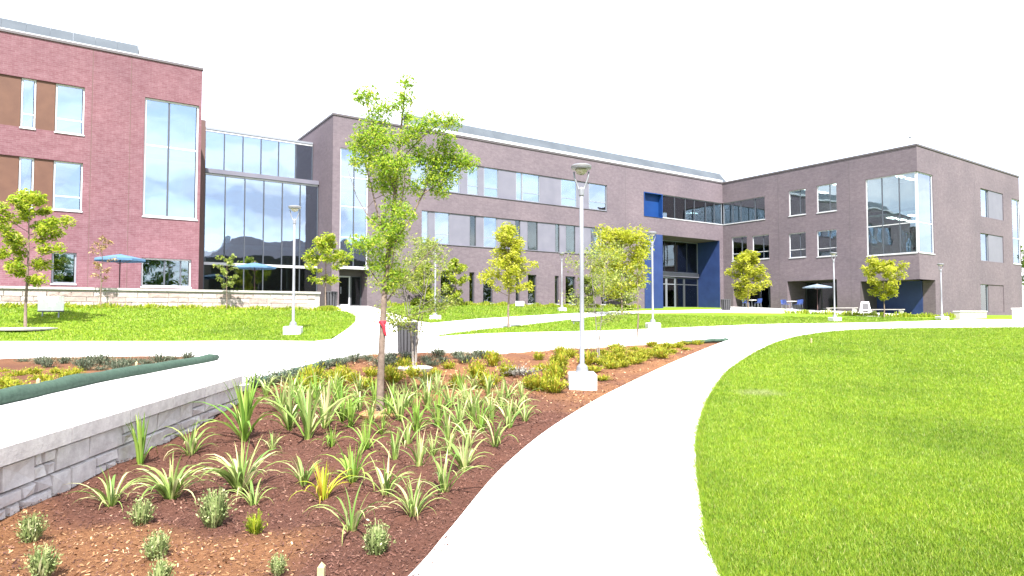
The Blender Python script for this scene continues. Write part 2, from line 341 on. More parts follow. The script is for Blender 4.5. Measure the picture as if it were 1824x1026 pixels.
T = tps(common + [(-3.6, 4.8, 0), (-3.4, 1, 0), (-4.0, 10.0, .08), (-3.8, 7.5, .02), (-2.5, 10, .05), (-2, 14, .16), (-3, 16, .3)])
TP = tps(common + [(-3.9, 4.8, .5), (-3.6, 1, .5), (-4.4, 10.2, .40), (-5.5, 1, .5), (-5.9, 7.6, .5), (-5.4, 11, .42)])
def Tz(x, y): return float(T(x, y))
cp_, sp_ = math.cos(PITCH), math.sin(PITCH)
def at(px, py, f=None, tmax=90):
    """where the sight line through a photo point meets the surveyed ground"""
    f = f or T
    x = (px - PW / 2) / FPX; y = (PH / 2 - py) / FPX
    d = np.array([x, cp_ - y * sp_, sp_ + y * cp_])
    t = np.linspace(2.0, tmax, 2400); P = d[None] * t[:, None]; h = EYE + P[:, 2] - f(P[:, 0], P[:, 1])
    i = np.where(h < 0)[0]
    if not len(i): i = [int(np.argmin(h))]
    k = i[0]; tt = t[k]
    if k > 0 and h[k] < 0: tt = t[k - 1] + (t[k] - t[k - 1]) * h[k - 1] / (h[k - 1] - h[k])
    p = d * tt; return Vector((p[0], p[1], float(f(p[0], p[1]))))
def spline(pts, n=8):
    pts = [Vector((p[0], p[1])) for p in pts]; o = []
    for i in range(len(pts) - 1):
        p0 = pts[max(i - 1, 0)]; p1 = pts[i]; p2 = pts[i + 1]; p3 = pts[min(i + 2, len(pts) - 1)]
        for k in range(n):
            t = k / n
            o.append(.5 * ((2 * p1) + (p2 - p0) * t + (2 * p0 - 5 * p1 + 4 * p2 - p3) * t * t + (3 * p1 - p0 - 3 * p2 + p3) * t ** 3))
    o.append(pts[-1]); return o
def inside(poly, x, y):
    P = np.array([(p[0], p[1]) for p in poly]); x = np.asarray(x); y = np.asarray(y); r = np.zeros(x.shape, bool); j = len(P) - 1
    for i in range(len(P)):
        c = ((P[i, 1] > y) != (P[j, 1] > y)) & (x < (P[j, 0] - P[i, 0]) * (y - P[i, 1]) / (P[j, 1] - P[i, 1] + 1e-12) + P[i, 0]); r ^= c; j = i
    return r
def sheet(name, poly, f, off, material, step=.6, skirt=0.0, zfun=None, step_fn=None):
    """a ground covering cut to an outline, draped on the terrain, with side faces"""
    poly = [Vector((p[0], p[1])) for p in poly]
    P = np.array([(p.x, p.y) for p in poly]); lo = P.min(0); hi = P.max(0)
    gx, gy = np.meshgrid(np.arange(lo[0], hi[0], step), np.arange(lo[1], hi[1], step)); gx = gx.ravel() + rng.uniform(-.05, .05, gx.size) * step; gy = gy.ravel()
    m = inside(poly, gx, gy)
    if step_fn is not None: m &= step_fn(gx, gy)
    pts = poly + [Vector((a, b)) for a, b in zip(gx[m], gy[m])]
    n = len(poly)
    r = delaunay_2d_cdt(pts, [(i, (i + 1) % n) for i in range(n)], [list(range(n))], 1, 1e-4)
    V2, F2 = r[0], r[2]
    A = np.array([(v.x, v.y) for v in V2]); z = f(A[:, 0], A[:, 1]) + off
    if zfun is not None: z = z + zfun(A[:, 0], A[:, 1])
    mb = MB(); mb.v = [(a, b, c) for (a, b), c in zip(A, z)]; mb.f = [tuple(q) for q in F2]
    if skirt:
        for i in range(n):
            a = poly[i]; b = poly[(i + 1) % n]; za = float(f(a.x, a.y)) + off; zb = float(f(b.x, b.y)) + off
            mb.quad((a.x, a.y, za), (b.x, b.y, zb), (b.x, b.y, zb - skirt), (a.x, a.y, za - skirt))
    return mb.build(name, material)

# the ground sheet out to the horizon
gx = np.concatenate([[-900, -500, -250, -140, -95], np.arange(-75, 106, 2.5), [125, 170, 260, 500, 900]])
gy = np.concatenate([[-900, -500, -250, -120, -60], np.arange(-36, 126, 2.5), [145, 190, 280, 500, 900]])
XX, YY = np.meshgrid(gx, gy); ZZ = T(XX, YY) - .14
mb = MB(); mb.v = list(zip(XX.ravel(), YY.ravel(), ZZ.ravel())); nx = len(gx)
mb.f = [(j * nx + i, j * nx + i + 1, (j + 1) * nx + i + 1, (j + 1) * nx + i) for j in range(len(gy) - 1) for i in range(nx - 1)]
tag(mb.build('ground', M['grass']), kind='structure')

def A_(lst, f=None): return [at(x, y, f) for x, y in lst]
# shared outlines
bed_right = [Vector((-1.25, .6, 0)), Vector((-1.05, 2.2, 0))] + A_([(735, 1026), (800, 950), (900, 832), (1000, 752), (1100, 694), (1200, 646), (1296, 607)])
bed_back = A_([(1296, 606.5), (1150, 613), (1050, 619), (960, 624), (880, 628.5), (770, 627), (700, 630), (650, 634), (560, 656), (500, 675), (445, 690)])
lawn_edge = [Vector((1.0, .8, 0))] + A_([(1280, 1026), (1250, 915), (1240, 830), (1243, 765), (1268, 700), (1312, 650), (1390, 609), (1480, 591), (1600, 585.5), (1824, 583.5), (2050, 583)])
up_top = A_([(770, 602), (1000, 592), (1250, 583), (1440, 577), (1700, 571), (1830, 569.5)])
sR, sB, sL = spline(bed_right), spline(bed_back), spline(lawn_edge)
WA, WB = Vector((-3.43, .8)), Vector((-4.36, 10.4))         # face of the near wall, near end / far end
# curved path, right lawn
curve = spline(bed_right)[:-1] + [Vector((p[0], p[1])) for p in A_([(1300, 606)])]
poly_path = sR + list(reversed(sL[:sum(1 for p in sL if p.y < 27.5)]))
tag(sheet('path', poly_path, T, .028, M['path'], .7, .12), kind='structure')
top2 = spline(up_top)
poly_upper = [Vector((p.x, p.y)) for p in sB[:sum(1 for p in spline(bed_back) if p.y > 17.6)]]
left_junction = [Vector((-4.25, 18.2))]
poly_upper = sB[:60] + [Vector((p[0], p[1])) for p in A_([(636, 628), (650, 610)])] + top2 + list(reversed([p for p in sL if p.y > 22.0]))
tag(sheet('upper_walk', poly_upper, T, .032, M['path'], .8, .12), kind='structure')
# walk beside the wall and its continuation to the left and up to the door
sock_line = A_([(0, 727), (120, 698), (250, 671), (388, 644)], TP)
back_left = A_([(385, 639), (250, 640), (100, 641), (0, 645), (-200, 652)], TP)
lawnA_edge = A_([(-300, 607.5), (0, 607.5), (300, 607.5), (560, 607.5), (592, 601), (618, 588), (633, 574), (634, 564), (618, 556), (575, 553.5)])
wall_off = Vector((-.12, 0))
near_walk = [WA + wall_off, WB + wall_off] + [p for p in reversed(sB[64:])][:] + [Vector((p[0], p[1])) for p in A_([(668, 622), (640, 612), (592, 606), (560, 610), (300, 610), (0, 610), (-300, 610)])] \
    + [Vector((p.x, p.y)) for p in reversed(back_left)] + [Vector((p.x, p.y)) for p in reversed(sock_line)] + [Vector((-5.3, 3.5)), Vector((-5.0, .8))]
tag(sheet('near_walk', near_walk, TP, .040, M['path'], .6, .10), kind='structure')
door_walk = [Vector((p[0], p[1])) for p in A_([(590, 607), (618, 588), (633, 574), (634, 564), (618, 556), (580, 552), (575, 546), (655, 546), (690, 556), (735, 571), (768, 577), (768, 604), (700, 622), (640, 622)])]
tag(sheet('door_walk', door_walk, T, .036, M['path'], .8, .12), kind='structure')
plaza_walk = [Vector((p[0], p[1])) for p in A_([(765, 577), (850, 569), (1000, 560), (1080, 555.5), (1200, 553.5), (1290, 551)])] + [Vector((21.6, 66.5)), Vector((31.5, 52.5)), Vector((30.5, 50.5))] \
    + [Vector((p[0], p[1])) for p in A_([(1500, 561), (1400, 557.5), (1290, 556.5), (1140, 557.5), (1060, 564), (900, 582), (800, 594), (765, 603)])]
tag(sheet('plaza', plaza_walk, T, .034, M['path'], 1.0, .12), kind='structure')

# lawns
spot = at(1325, 702)
for m_ in ('grass', 'blade'): dryspot(M[m_], spot + Vector((.35, .1, 0)), .5, (.25, .28, .12))
poly_rl = sL + [Vector((45, 33)), Vector((40, 0)), Vector((1.0, -3))]
tag(sheet('lawn', poly_rl, T, .0, M['grass'], .8), kind='structure')
polyA = [Vector((p[0], p[1])) for p in spline(lawnA_edge, 5)] + [Vector((-30, 30))]
tag(sheet('lawn', polyA, T, .024, M['grass'], .7, .06), kind='structure')
polyB = [Vector((p[0], p[1])) for p in A_([(775, 600.5), (900, 584.5), (1060, 565), (1140, 558.5), (1290, 557.5), (1400, 558.5), (1500, 562), (1600, 566), (1700, 570), (1440, 576.5), (1250, 582.5), (1000, 591.5)])]
tag(sheet('lawn', polyB, T, .026, M['grass'], .7, .06), kind='structure')
OB = Vector((-12.6, 45.0, 0)); TH = R(34.5)
Ux = Vector((math.cos(TH), math.sin(TH), 0)); Vy = Vector((-math.sin(TH), math.cos(TH), 0))
def B2W(u, y, z=0): return OB + Ux * u + Vy * y + Vector((0, 0, z))
polyC = [Vector((p[0], p[1])) for p in A_([(772, 575.5), (850, 567.5), (1000, 558.5), (1060, 555.5)])] + [B2W(29.8, -.6).to_2d(), B2W(4.5, -.6).to_2d()] + [Vector((p[0], p[1])) for p in A_([(690, 553), (735, 567)])]
tag(sheet('lawn', polyC, T, .028, M['grass'], .8, .06), kind='structure')

# mulch bed between wall and curved path
poly_bed = [WA + Vector((-.09, 0)), Vector((-1.25, .6))] + sR[1:] + sB + [WB + Vector((-.09, 0))]
def strawmask(x, y):
    n = np.sin(x * 2.1 + 1.3 * np.sin(y * 1.7)) * np.sin(y * 1.9 + 1.1 * np.sin(x * 2.6)) * .35
    near = np.clip((4.75 - y - .12 * x + n * .8) / .35, 0, 1) * np.clip((-1.15 - x + n * .5) / .45, 0, 1)
    far = np.clip((y - 10.6 + n * 2.2 + .15 * x) / 1.6, 0, 1)
    return np.clip(np.maximum(near * .85, far * (.62 + n * 1.2)), 0, 1)
def bedbump(x, y):
    dw = (WB - WA).normalized(); q = np.abs((np.asarray(x) - WA.x) * dw.y - (np.asarray(y) - WA.y) * dw.x)
    return .055 * np.exp(-(q / .16) ** 2) * (np.asarray(y) < 10.6) + -.025 + .022 * np.sin(x * 5.3 + np.sin(y * 3.1)) * np.sin(y * 4.7 + np.sin(x * 3.7)) + .012 * np.sin(x * 13 + y * 3) * np.sin(y * 11 - x * 2)
bed = tag(sheet('mulch_bed', poly_bed, T, .0, M['mulch'], .14, .0, bedbump, lambda x, y: (y < 11) | (rng.random(x.shape) < .2)), kind='structure')
me = bed.data; cv = np.zeros(len(me.vertices) * 3, np.float32); me.vertices.foreach_get('co', cv); cv = cv.reshape(-1, 3)
a = me.attributes.new('straw', 'FLOAT', 'POINT'); a.data.foreach_set('value', strawmask(cv[:, 0], cv[:, 1]).astype(np.float32))
poly_lb = [Vector((p.x, p.y)) for p in sock_line] + [Vector((p.x, p.y)) for p in back_left] + [Vector((-13, 8)), Vector((-8, 3.5)), Vector((-5.3, 3.5))]
lbed = tag(sheet('mulch_bed', poly_lb, TP, .05, M['mulch'], .4, .2, lambda x, y: .03 * np.sin(x * 4) * np.sin(y * 3.3)), kind='structure')
a = lbed.data.attributes.new('straw', 'FLOAT', 'POINT')
cv = np.zeros(len(lbed.data.vertices) * 3, np.float32); lbed.data.vertices.foreach_get('co', cv); cv = cv.reshape(-1, 3)
a.data.foreach_set('value', np.clip(.45 + .4 * np.sin(cv[:, 0] * 1.7) * np.sin(cv[:, 1] * 1.3 + 1), 0, 1).astype(np.float32))

# ------------------------------------------------------------------ buildings
def front(y0): return lambda a, d, z: (a, y0 + d, z)           # plane facing the court, d goes into the building
def side(x0): return lambda a, d, z: (x0 + d, a, z)            # plane facing left
def wall(P, a0, a1, z0, z1, holes, depth=.22):
    mb = MB(); As = sorted({a0, a1} | {h[0] for h in holes} | {h[1] for h in holes}); Zs = sorted({z0, z1} | {h[2] for h in holes} | {h[3] for h in holes})
    As = [a for a in As if a0 - 1e-6 <= a <= a1 + 1e-6]; Zs = [z for z in Zs if z0 - 1e-6 <= z <= z1 + 1e-6]
    for i in range(len(As) - 1):
        j = 0
        while j < len(Zs) - 1:
            ca = (As[i] + As[i + 1]) / 2; ok = lambda j: not any(h[0] < ca < h[1] and h[2] < (Zs[j] + Zs[j + 1]) / 2 < h[3] for h in holes)
            if not ok(j): j += 1; continue
            k = j
            while k + 1 < len(Zs) - 1 and ok(k + 1): k += 1
            mb.quad(P(As[i], 0, Zs[j]), P(As[i + 1], 0, Zs[j]), P(As[i + 1], 0, Zs[k + 1]), P(As[i], 0, Zs[k + 1])); j = k + 1
    for h in holes:
        dp = h[4] if len(h) > 4 else depth; e = .0015
        b0, b1, c0, c1 = h[:4]
        skip = h[5] if len(h) > 5 else ''
        if 'l' not in skip: mb.quad(P(b0, 0, c0), P(b0, dp, c0), P(b0, dp, c1), P(b0, 0, c1))
        if 'r' not in skip: mb.quad(P(b1, 0, c0), P(b1, dp, c0), P(b1, dp, c1), P(b1, 0, c1))
        mb.quad(P(b0, 0, c0), P(b1, 0, c0), P(b1, dp, c0), P(b0, dp, c0)); mb.quad(P(b0, 0, c1), P(b1, 0, c1), P(b1, dp, c1), P(b0, dp, c1))
    return mb
def pane_mesh(P, a0, a1, z0, z1, d, g):
    j = lambda: random.uniform(-.004, .004)
    c = [(a0, z0, j()), (a1, z0, j()), (a1, z1, j()), (a0, z1, j())]
    mb = MB(); mb.add([P(a, d + q, z) for a, z, q in c] + [P(a, d + q + .012, z) for a, z, q in c],
        [(0, 1, 2, 3), (7, 6, 5, 4), (0, 4, 5, 1), (1, 5, 6, 2), (2, 6, 7, 3), (3, 7, 4, 0)])
    return mb.mesh('pane', g, uv=False)
def window(parent, P, a0, a1, z0, z1, d=.16, v=(), h=(), fw=.06, fm=None, g=None, sill=True, blind=0, name='window'):
    fm = fm or M['alu']; g = g or M['glass']; f = .05
    mb = MB(); e = .003
    A0, A1, Z0, Z1 = a0 + e, a1 - e, z0 + e, z1 - e
    mb.box(A0, A0 + fw, d - f, d + f, Z0, Z1, P); mb.box(A1 - fw, A1, d - f, d + f, Z0, Z1, P)
    mb.box(A0 + fw, A1 - fw, d - f, d + f, Z0, Z0 + fw, P); mb.box(A0 + fw, A1 - fw, d - f, d + f, Z1 - fw, Z1, P)
    va = [A0 + fw] + list(v) + [A1 - fw]; ha = [Z0 + fw] + list(h) + [Z1 - fw]
    o = mb.build(name, fm, parent)
    for x in v: MB().box(x - fw / 2, x + fw / 2, d - f + .006, d + f - .006, Z0 + fw, Z1 - fw, P).build('mullion', M['mullion'] if fm in (M['white_trim'], M['alu']) else fm, o)
    if h:
        for x in h: MB().box(A0 + fw, A1 - fw, d - f + .012, d + f - .012, x - fw / 2, x + fw / 2, P).build('transom', fm, o)
    for i in range(len(va) - 1):
        for k in range(len(ha) - 1):
            obj('pane', pane_mesh(P, va[i] + (.01 if i == 0 else fw / 2), va[i + 1] - fw / 2, ha[k] + (.0 if k == 0 else fw / 2), ha[k + 1] - (0 if k == len(ha) - 2 else fw / 2), d + .0, g), o)
    if sill: MB().box(a0 - .03, a1 + .03, -.05, d - f, z0 - .07, z0 - .002, P).build('sill', M['white_trim'], o)
    if blind:
        MB().box(A0 + .07, A1 - .07, d + .09, d + .11, Z1 - fw - (Z1 - Z0) * blind, Z1 - fw, P).build('blind', M['blind'], o)
    return o
def panel(parent, P, a0, a1, z0, z1, m, d=.10, name='panel'):
    e = .012
    return MB().box(a0 + e, a1 - e, d, d + .08, z0 + e, z1 - e, P).build(name, m, parent)
def interior(parent, x0, x1, y0, y1, slabs, ztop):
    mb = MB()
    for z in slabs: mb.box(x0, x1, y0, y1, z - .45, z - .25)
    mb.build('ceiling', M['ceiling'], parent)
    mb = MB()
    for z in slabs: mb.box(x0, x1, y0, y1, z - .249, z)
    mb.build('floor_slab', M['room_dark'], parent)

ROOF = 15.7
# --- red brick wing
red = thing('brick_building', 'red brick building at the left with tan panels and a tall corner window', 'building', OB, TH)
P = front(-4.04); x0, x1 = -34.0, -9.05
holes = []
wins = []
for zr in ((10.9, 13.42), (6.9, 9.42)):
    holes.append((-30.0, -14.63, *zr))
gw = [(-15.85, -14.8, 3.12, 4.72), (-11.88, -9.43, 3.06, 4.62), (-19.5, -18.4, 3.12, 4.72), (-23.0, -21.9, 3.12, 4.72)]
holes += gw + [(-11.88, -9.18, 6.9, 13.45)]
wall(P, x0, x1, 0.6, ROOF - .16, holes, .26).build('wall', M['brick_red'], red)
for zr in ((10.9, 13.42), (6.9, 9.42)):
    xs = [(-15.87, -14.63, 'W'), (-16.68, -15.87, 'T'), (-17.28, -16.68, 'W'), (-19.0, -17.28, 'T'), (-20.3, -19.0, 'W'), (-21.1, -20.3, 'T'), (-21.7, -21.1, 'W'), (-23.4, -21.7, 'T'), (-24.7, -23.4, 'W'), (-30, -24.7, 'T')]
    for a0, a1, k in xs:
        if k == 'W': window(red, P, a0, a1, zr[0], zr[1], .18, h=(zr[0] + .72,), fw=.07, fm=M['white_trim'], g=M['glass_blue'])
        else: panel(red, P, a0, a1, *zr, M['tan_panel'], .08, 'tan_panel')
window(red, P, -11.88, -9.18, 6.9, 13.45, .16, v=(-10.68,), h=(10.85,), fw=.09, fm=M['white_trim'], g=M['glass_blue'], name='corner_window')
for i, q in enumerate(gw): window(red, P, *q, .2, v=((-10.75, -9.95) if i == 1 else ()), fw=.08, fm=M['white_trim'] if i == 1 else M['alu'], g=M['glass'])
mb = MB(); mb.quad((x1, -4.04, .6), (x1, 14, .6), (x1, 14, ROOF - .16), (x1, -4.04, ROOF - .16)); mb.quad((x0, -4.04, .6), (x0, 14, .6), (x0, 14, ROOF - .16), (x0, -4.04, ROOF - .16))
mb.quad((x0, 14, .6), (x1, 14, .6), (x1, 14, ROOF - .16), (x0, 14, ROOF - .16)); mb.build('side_wall', M['brick_red'], red)
MB().box(x0 - .04, x1 + .05, -4.10, 14.05, ROOF - .16, ROOF - .04).build('coping', M['dark_trim'], red)
for k in range(16):
    a1 = -12.2 - k * 1.0
    MB().add([(a1 - .994, -3.7, 15.72), (a1, -3.7, 15.72), (a1, -2.9, 16.62), (a1 - .994, -2.9, 16.62), (a1 - .994, -2.86, 15.72), (a1, -2.86, 15.72)],
             [(0, 1, 2, 3), (1, 5, 2), (0, 3, 4), (4, 5, 1, 0), (3, 2, 5, 4)]).build('roof_panel', M['metal'], red)
MB().box(-30, -12.15, -3.86, -3.72, 15.665, 15.80).build('gutter', M['white_trim'], red)
MB().box(-12.17, -12.05, -3.72, -2.86, 15.665, 16.55).build('end_trim', M['white_trim'], red)
interior(red, x0 + .1, x1 - .1, -3.4, 6, (2.55, 6.5, 10.5, 14.4), 15)
MB().box(x0 + .1, x1 - .1, 2.0, 2.1, 2.5, 15).build('room_wall', M['room'], red)
MB().box(-9.0, -7.72, 2.95, 3.1, .6, 14.6).build('pier', M['brown_trim'], red)

# --- glass link
link = thing('glass_building', 'three storey glass link between the red and the grey brick buildings', 'building', OB, TH)
def curtain(P, a0, a1, n, z0, z1, hs, g, name):
    xs = [a0 + (a1 - a0) * i / n for i in range(n + 1)]; fw = .055
    o = MB().box(a0, a1, -.06, .06, z0 - .12, z0, P).build(name, M['white_trim'], link); MB().box(a0, a1, -.06, .06, z1, z1 + .12, P).build('head_rail', M['white_trim'], o)
    for x in xs: MB().box(x - fw / 2, x + fw / 2, -.08, .06, z0, z1, P).build('mullion', M['mullion'], o)
    hh = [z0] + list(hs) + [z1]
    for k in range(len(hh) - 1):
        for i in range(n): obj('pane', pane_mesh(P, xs[i] + fw / 2, xs[i + 1] - fw / 2, hh[k] + .02, hh[k + 1] - .02, 0, g if k or len(hh) == 2 else M['glass_dark']), o)
    return o
cw = curtain(front(3.1), -7.68, -.06, 6, 2.6, 10.95, (4.95,), M['glass_blue'], 'curtain_wall')
MB().box(-7.68, -.06, 2.97, 3.16, 4.86, 5.04).build('transom', M['white_trim'], cw)
curtain(front(4.5), -7.5, -.06, 6, 11.5, 14.28, (), M['glass_blue'], 'upper_curtain_wall')
MB().box(-7.7, -.03, 2.92, 4.6, 11.08, 11.37).build('ledge', M['pale_panel'], link)
MB().box(-7.7, -.03, 4.4, 12, 14.41, 14.56).build('roof', M['alu'], link)
mb = MB()
for z in (6.5, 10.6): mb.box(-7.6, -.1, 4.6, 12, z - .3, z)
mb.build('floor_slab', M['ceiling'], link)
MB().box(-7.6, -.1, 3.2, 12, 2.3, 2.5).build('floor', M['room_dark'], link)
MB().box(-7.6, -.1, 11.0, 11.1, 2.5, 14.4).build('room_wall', M['room'], link)

# --- grey brick building: long middle range and the right wing
gry = thing('brick_building', 'long grey brown brick building with a blue entrance and a projecting right wing', 'building', OB, TH)
X2, YC, XE = 42.87, -19.39, 65.3
P = front(0.0)
top = [(6.0, 7.4, 'W'), (7.4, 8.75, 'P'), (8.75, 10.33, 'W'), (10.33, 11.0, 'P'), (11.0, 12.05, 'W'), (12.05, 12.56, 'P'), (12.56, 13.98, 'W'), (13.98, 15.75, 'P'), (15.75, 16.4, 'W'), (16.4, 18.25, 'W'), (18.25, 20.6, 'P'), (20.6, 22.45, 'W'), (22.45, 23.85, 'P'), (23.85, 26.05, 'W')]
mid = [(6.95, 7.55, 'W'), (7.55, 8.1, 'P'), (8.1, 9.4, 'W'), (9.4, 11.25, 'P'), (11.25, 11.82, 'D'), (11.82, 12.55, 'P'), (12.55, 13.85, 'W'), (13.85, 15.67, 'P'), (15.67, 16.18, 'D'), (16.18, 16.95, 'P'), (16.95, 18.02, 'D'), (18.02, 19.95, 'P'), (19.95, 20.41, 'D'), (20.41, 21.15, 'P'), (21.15, 22.22, 'D'), (22.22, 24.08, 'P'), (24.08, 25.2, 'D'), (25.2, 25.4, 'P'), (25.4, 25.95, 'D')]
grd = [(11.17, 11.64), (12.46, 13.39), (15.67, 16.06), (16.93, 17.82), (19.82, 20.25), (21.02, 22.16), (24.1, 24.5), (25.2, 26.2), (7.4, 7.85), (8.6, 9.5)]
H = [(6.0, 26.05, 11.12, 13.52), (6.95, 25.95, 6.98, 9.45), (.55, 2.62, 4.87, 13.35), (.55, 2.62, 2.12, 4.7, 1.2), (30.86, 33.46, 11.05, 13.45, .55), (33.46, X2, 11.15, 13.45, .22, 'r'), (33.42, 42.3, .6, 9.38, 3.0)]
H += [(a, b, 2.42, 4.87) for a, b in grd]
wall(P, 0, X2, .6, ROOF - .12, H).build('wall', M['brick_grey'], gry)
for a0, a1, k in top:
    if k == 'W': window(gry, P, a0, a1, 11.12, 13.52, .15, h=((11.85,) if a1 - a0 > 1 else ()), fw=.06, g=M['glass_blue'], sill=False)
    else: panel(gry, P, a0, a1, 11.12, 13.52, M['pale_panel'], .08, 'pale_panel')
for i, (a0, a1, k) in enumerate(mid):
    if k == 'P': panel(gry, P, a0, a1, 6.98, 9.45, M['pale_panel'], .08, 'pale_panel')
    else: window(gry, P, a0, a1, 6.98, 9.45, .15, fw=.045, fm=M['alu'] if k == 'W' else M['dark_frame'], g=M['glass_blue'] if k == 'W' else M['glass_dark'], sill=False, h=((7.75,) if k == 'W' else ()))
for za in (11.12, 6.98): MB().box(6.0 if za > 10 else 6.95, 26.0, -.06, .07, za - .06, za - .004, P).build('sill', M['pale_panel'], gry)
for a0, a1 in grd: window(gry, P, a0, a1, 2.42, 4.87, .18, fw=.05, fm=M['dark_frame'], g=M['glass_dark'])
window(gry, P, .55, 2.62, 4.87, 13.35, .12, v=(1.6,), h=(7.0, 9.2, 11.3), fw=.07, fm=M['white_trim'], g=M['glass_blue'], name='tall_window')
# left entrance
d = window(gry, P, .6, 1.75, 2.14, 4.3, 1.1, v=(), fw=.1, fm=M['white_trim'], g=M['glass_dark'], sill=False, name='door'); MB().box(1.0, 1.06, .98, 1.04, 3.0, 3.5, P).build('handle', M['alu'], d)
window(gry, P, 1.78, 2.6, 2.14, 4.3, 1.1, fw=.06, fm=M['dark_frame'], g=M['glass_dark'], sill=False, name='side_light')
MB().box(.56, 2.61, 1.02, 1.2, 4.31, 4.69).build('door_head', M['dark_trim'], gry)
MB().box(.45, 2.7, -.35, .2, 4.72, 4.85).build('canopy', M['white_trim'], gry)
# blue niche and ribbon window round the inner corner
panel(gry, P, 30.87, 33.45, 11.06, 13.44, M['blue'], .42, 'blue_panel')
mb = MB()
for a in (30.865, 33.37): mb.box(a, a + .09, -.05, .40, 11.06, 13.44, P)
mb.box(30.955, 33.37, -.05, .40, 11.06, 11.14, P); mb.box(30.955, 33.37, -.05, .40, 13.36, 13.44, P); mb.build('blue_frame', M['blue'], gry)
window(gry, P, 33.47, X2 - .02, 11.15, 13.45, .14, v=(35.4, 37.0, 38.4, 40.2, 41.6), fw=.06, g=M['glass'], name='ribbon_window')
# blue entrance recess
panel(gry, P, 30.86, 33.4, 1.0, 9.38, M['navy'], -.06, 'blue_panel')
MB().box(42.24, 42.29, .02, 2.98, 1.0, 9.36).build('blue_panel', M['navy'], gry)
MB().box(33.43, 33.48, .02, 2.98, 1.0, 9.36).build('blue_panel', M['navy'], gry)
e = window(gry, P, 33.5, 42.2, 5.95, 9.36, 2.9, v=(35.2, 36.9, 38.6, 40.4), fw=.08, g=M['glass_dark'], sill=False, name='entrance_glazing')
MB().box(33.5, 42.2, 2.7, 2.96, 5.5, 5.93).build('canopy', M['pale_panel'], gry)
for k, (a0, a1) in enumerate(((33.5, 35.3), (35.35, 37.1), (37.15, 38.5), (38.55, 39.9), (39.95, 42.2))):
    dd = window(gry, P, a0, a1, 2.2, 5.43, 2.9, h=(4.7,), fw=.09, fm=M['alu'] if k in (1, 2) else M['dark_frame'], g=M['glass_dark'], sill=False, name='door' if k in (1, 2, 3) else 'entrance_glazing')
# left end wall, back, roof
mb = MB(); mb.quad((0, 0, .6), (0, 20, .6), (0, 20, ROOF - .12), (0, 0, ROOF - .12)); mb.quad((0, 20, .6), (XE, 20, .6), (XE, 20, ROOF - .12), (0, 20, ROOF - .12)); mb.quad((XE, 20, .6), (XE, YC, .6), (XE, YC, ROOF - .12), (XE, 20, ROOF - .12))
mb.build('end_wall', M['brick_grey'], gry)
MB().box(-.05, X2 - .06, -.06, 20.05, ROOF - .12, ROOF + .02).build('coping', M['dark_trim'], gry)
MB().box(5.7, X2 - .1, -.09, .06, ROOF + .022, ROOF + .24).build('gutter', M['white_trim'], gry)
for k in range(38):
    a0 = 5.9 + k * 1.0
    MB().add([(a0, .06, 15.75), (a0 + .994, .06, 15.75), (a0 + .994, 1.1, 17.0), (a0, 1.1, 17.0), (a0, 1.16, 15.75), (a0 + .994, 1.16, 15.75)],
             [(0, 1, 2, 3), (1, 5, 2), (0, 3, 4), (4, 5, 1, 0), (3, 2, 5, 4)]).build('roof_panel', M['metal'], gry)
# right wing, face towards the court
P = side(X2)
Hs = [(-5.1, 0, 11.15, 13.45, .22, 'r'), (-9.5, -7.75, 11.1, 13.55), (-12.52, -10.62, 11.05, 13.6), (YC, -15.15, 6.65, 13.42, .2, 'l'),
      (-2.95, -1.1, 7.12, 9.65), (-5.52, -3.6, 7.12, 9.55), (-9.45, -7.7, 7.0, 9.38), (-12.45, -10.55, 6.9, 9.32),
      (-5.6, -1.2, .9, 4.3, 2.5), (-12.4, -7.45, .9, 4.72, 3.2), (YC, -14.5, .9, 4.42, 2.83, 'l')]
wall(P, YC, 0, .6, ROOF - .12, Hs).build('wall', M['brick_grey'], gry)
window(gry, P, -5.1, -.02, 11.15, 13.45, .14, v=(-3.9, -2.2, -1.2), fw=.06, g=M['glass'], name='ribbon_window')
for (a0, a1, z0, z1), m in zip([h[:4] for h in Hs[1:3] + Hs[4:8]], (.3, .5, .0, .0, .0, .0)):
    window(gry, P, a0, a1, z0, z1, .15, v=(a0 + (a1 - a0) * .36,), h=((z0 + .75,) if z0 < 8 else ()), fw=.06, fm=M['white_trim'], g=M['glass'])
window(gry, P, YC + .16, -15.15, 6.65, 13.42, .12, v=(-17.9, -16.5), h=(9.2,), fw=.07, fm=M['white_trim'], g=M['glass'], name='corner_window')
for a0, a1, z1, dd in ((-5.55, -1.25, 4.3, 2.4), (-12.35, -7.5, 4.72, 3.1)):
    window(gry, P, a0, a1, 1.9, z1 - .02, dd, v=(a0 + (a1 - a0) * .33, a0 + (a1 - a0) * .66), fw=.09, fm=M['dark_frame'], g=M['glass_dark'], sill=False, name='shopfront')
MB().box(X2 + 2.76, X2 + 2.82, YC + 1.0, -14.52, 1.0, 4.41).build('blue_panel', M['navy'], gry)
MB().box(X2 + .02, X2 + 2.75, -14.57, -14.51, 1.0, 4.41).build('back_panel', M['dark_trim'], gry)
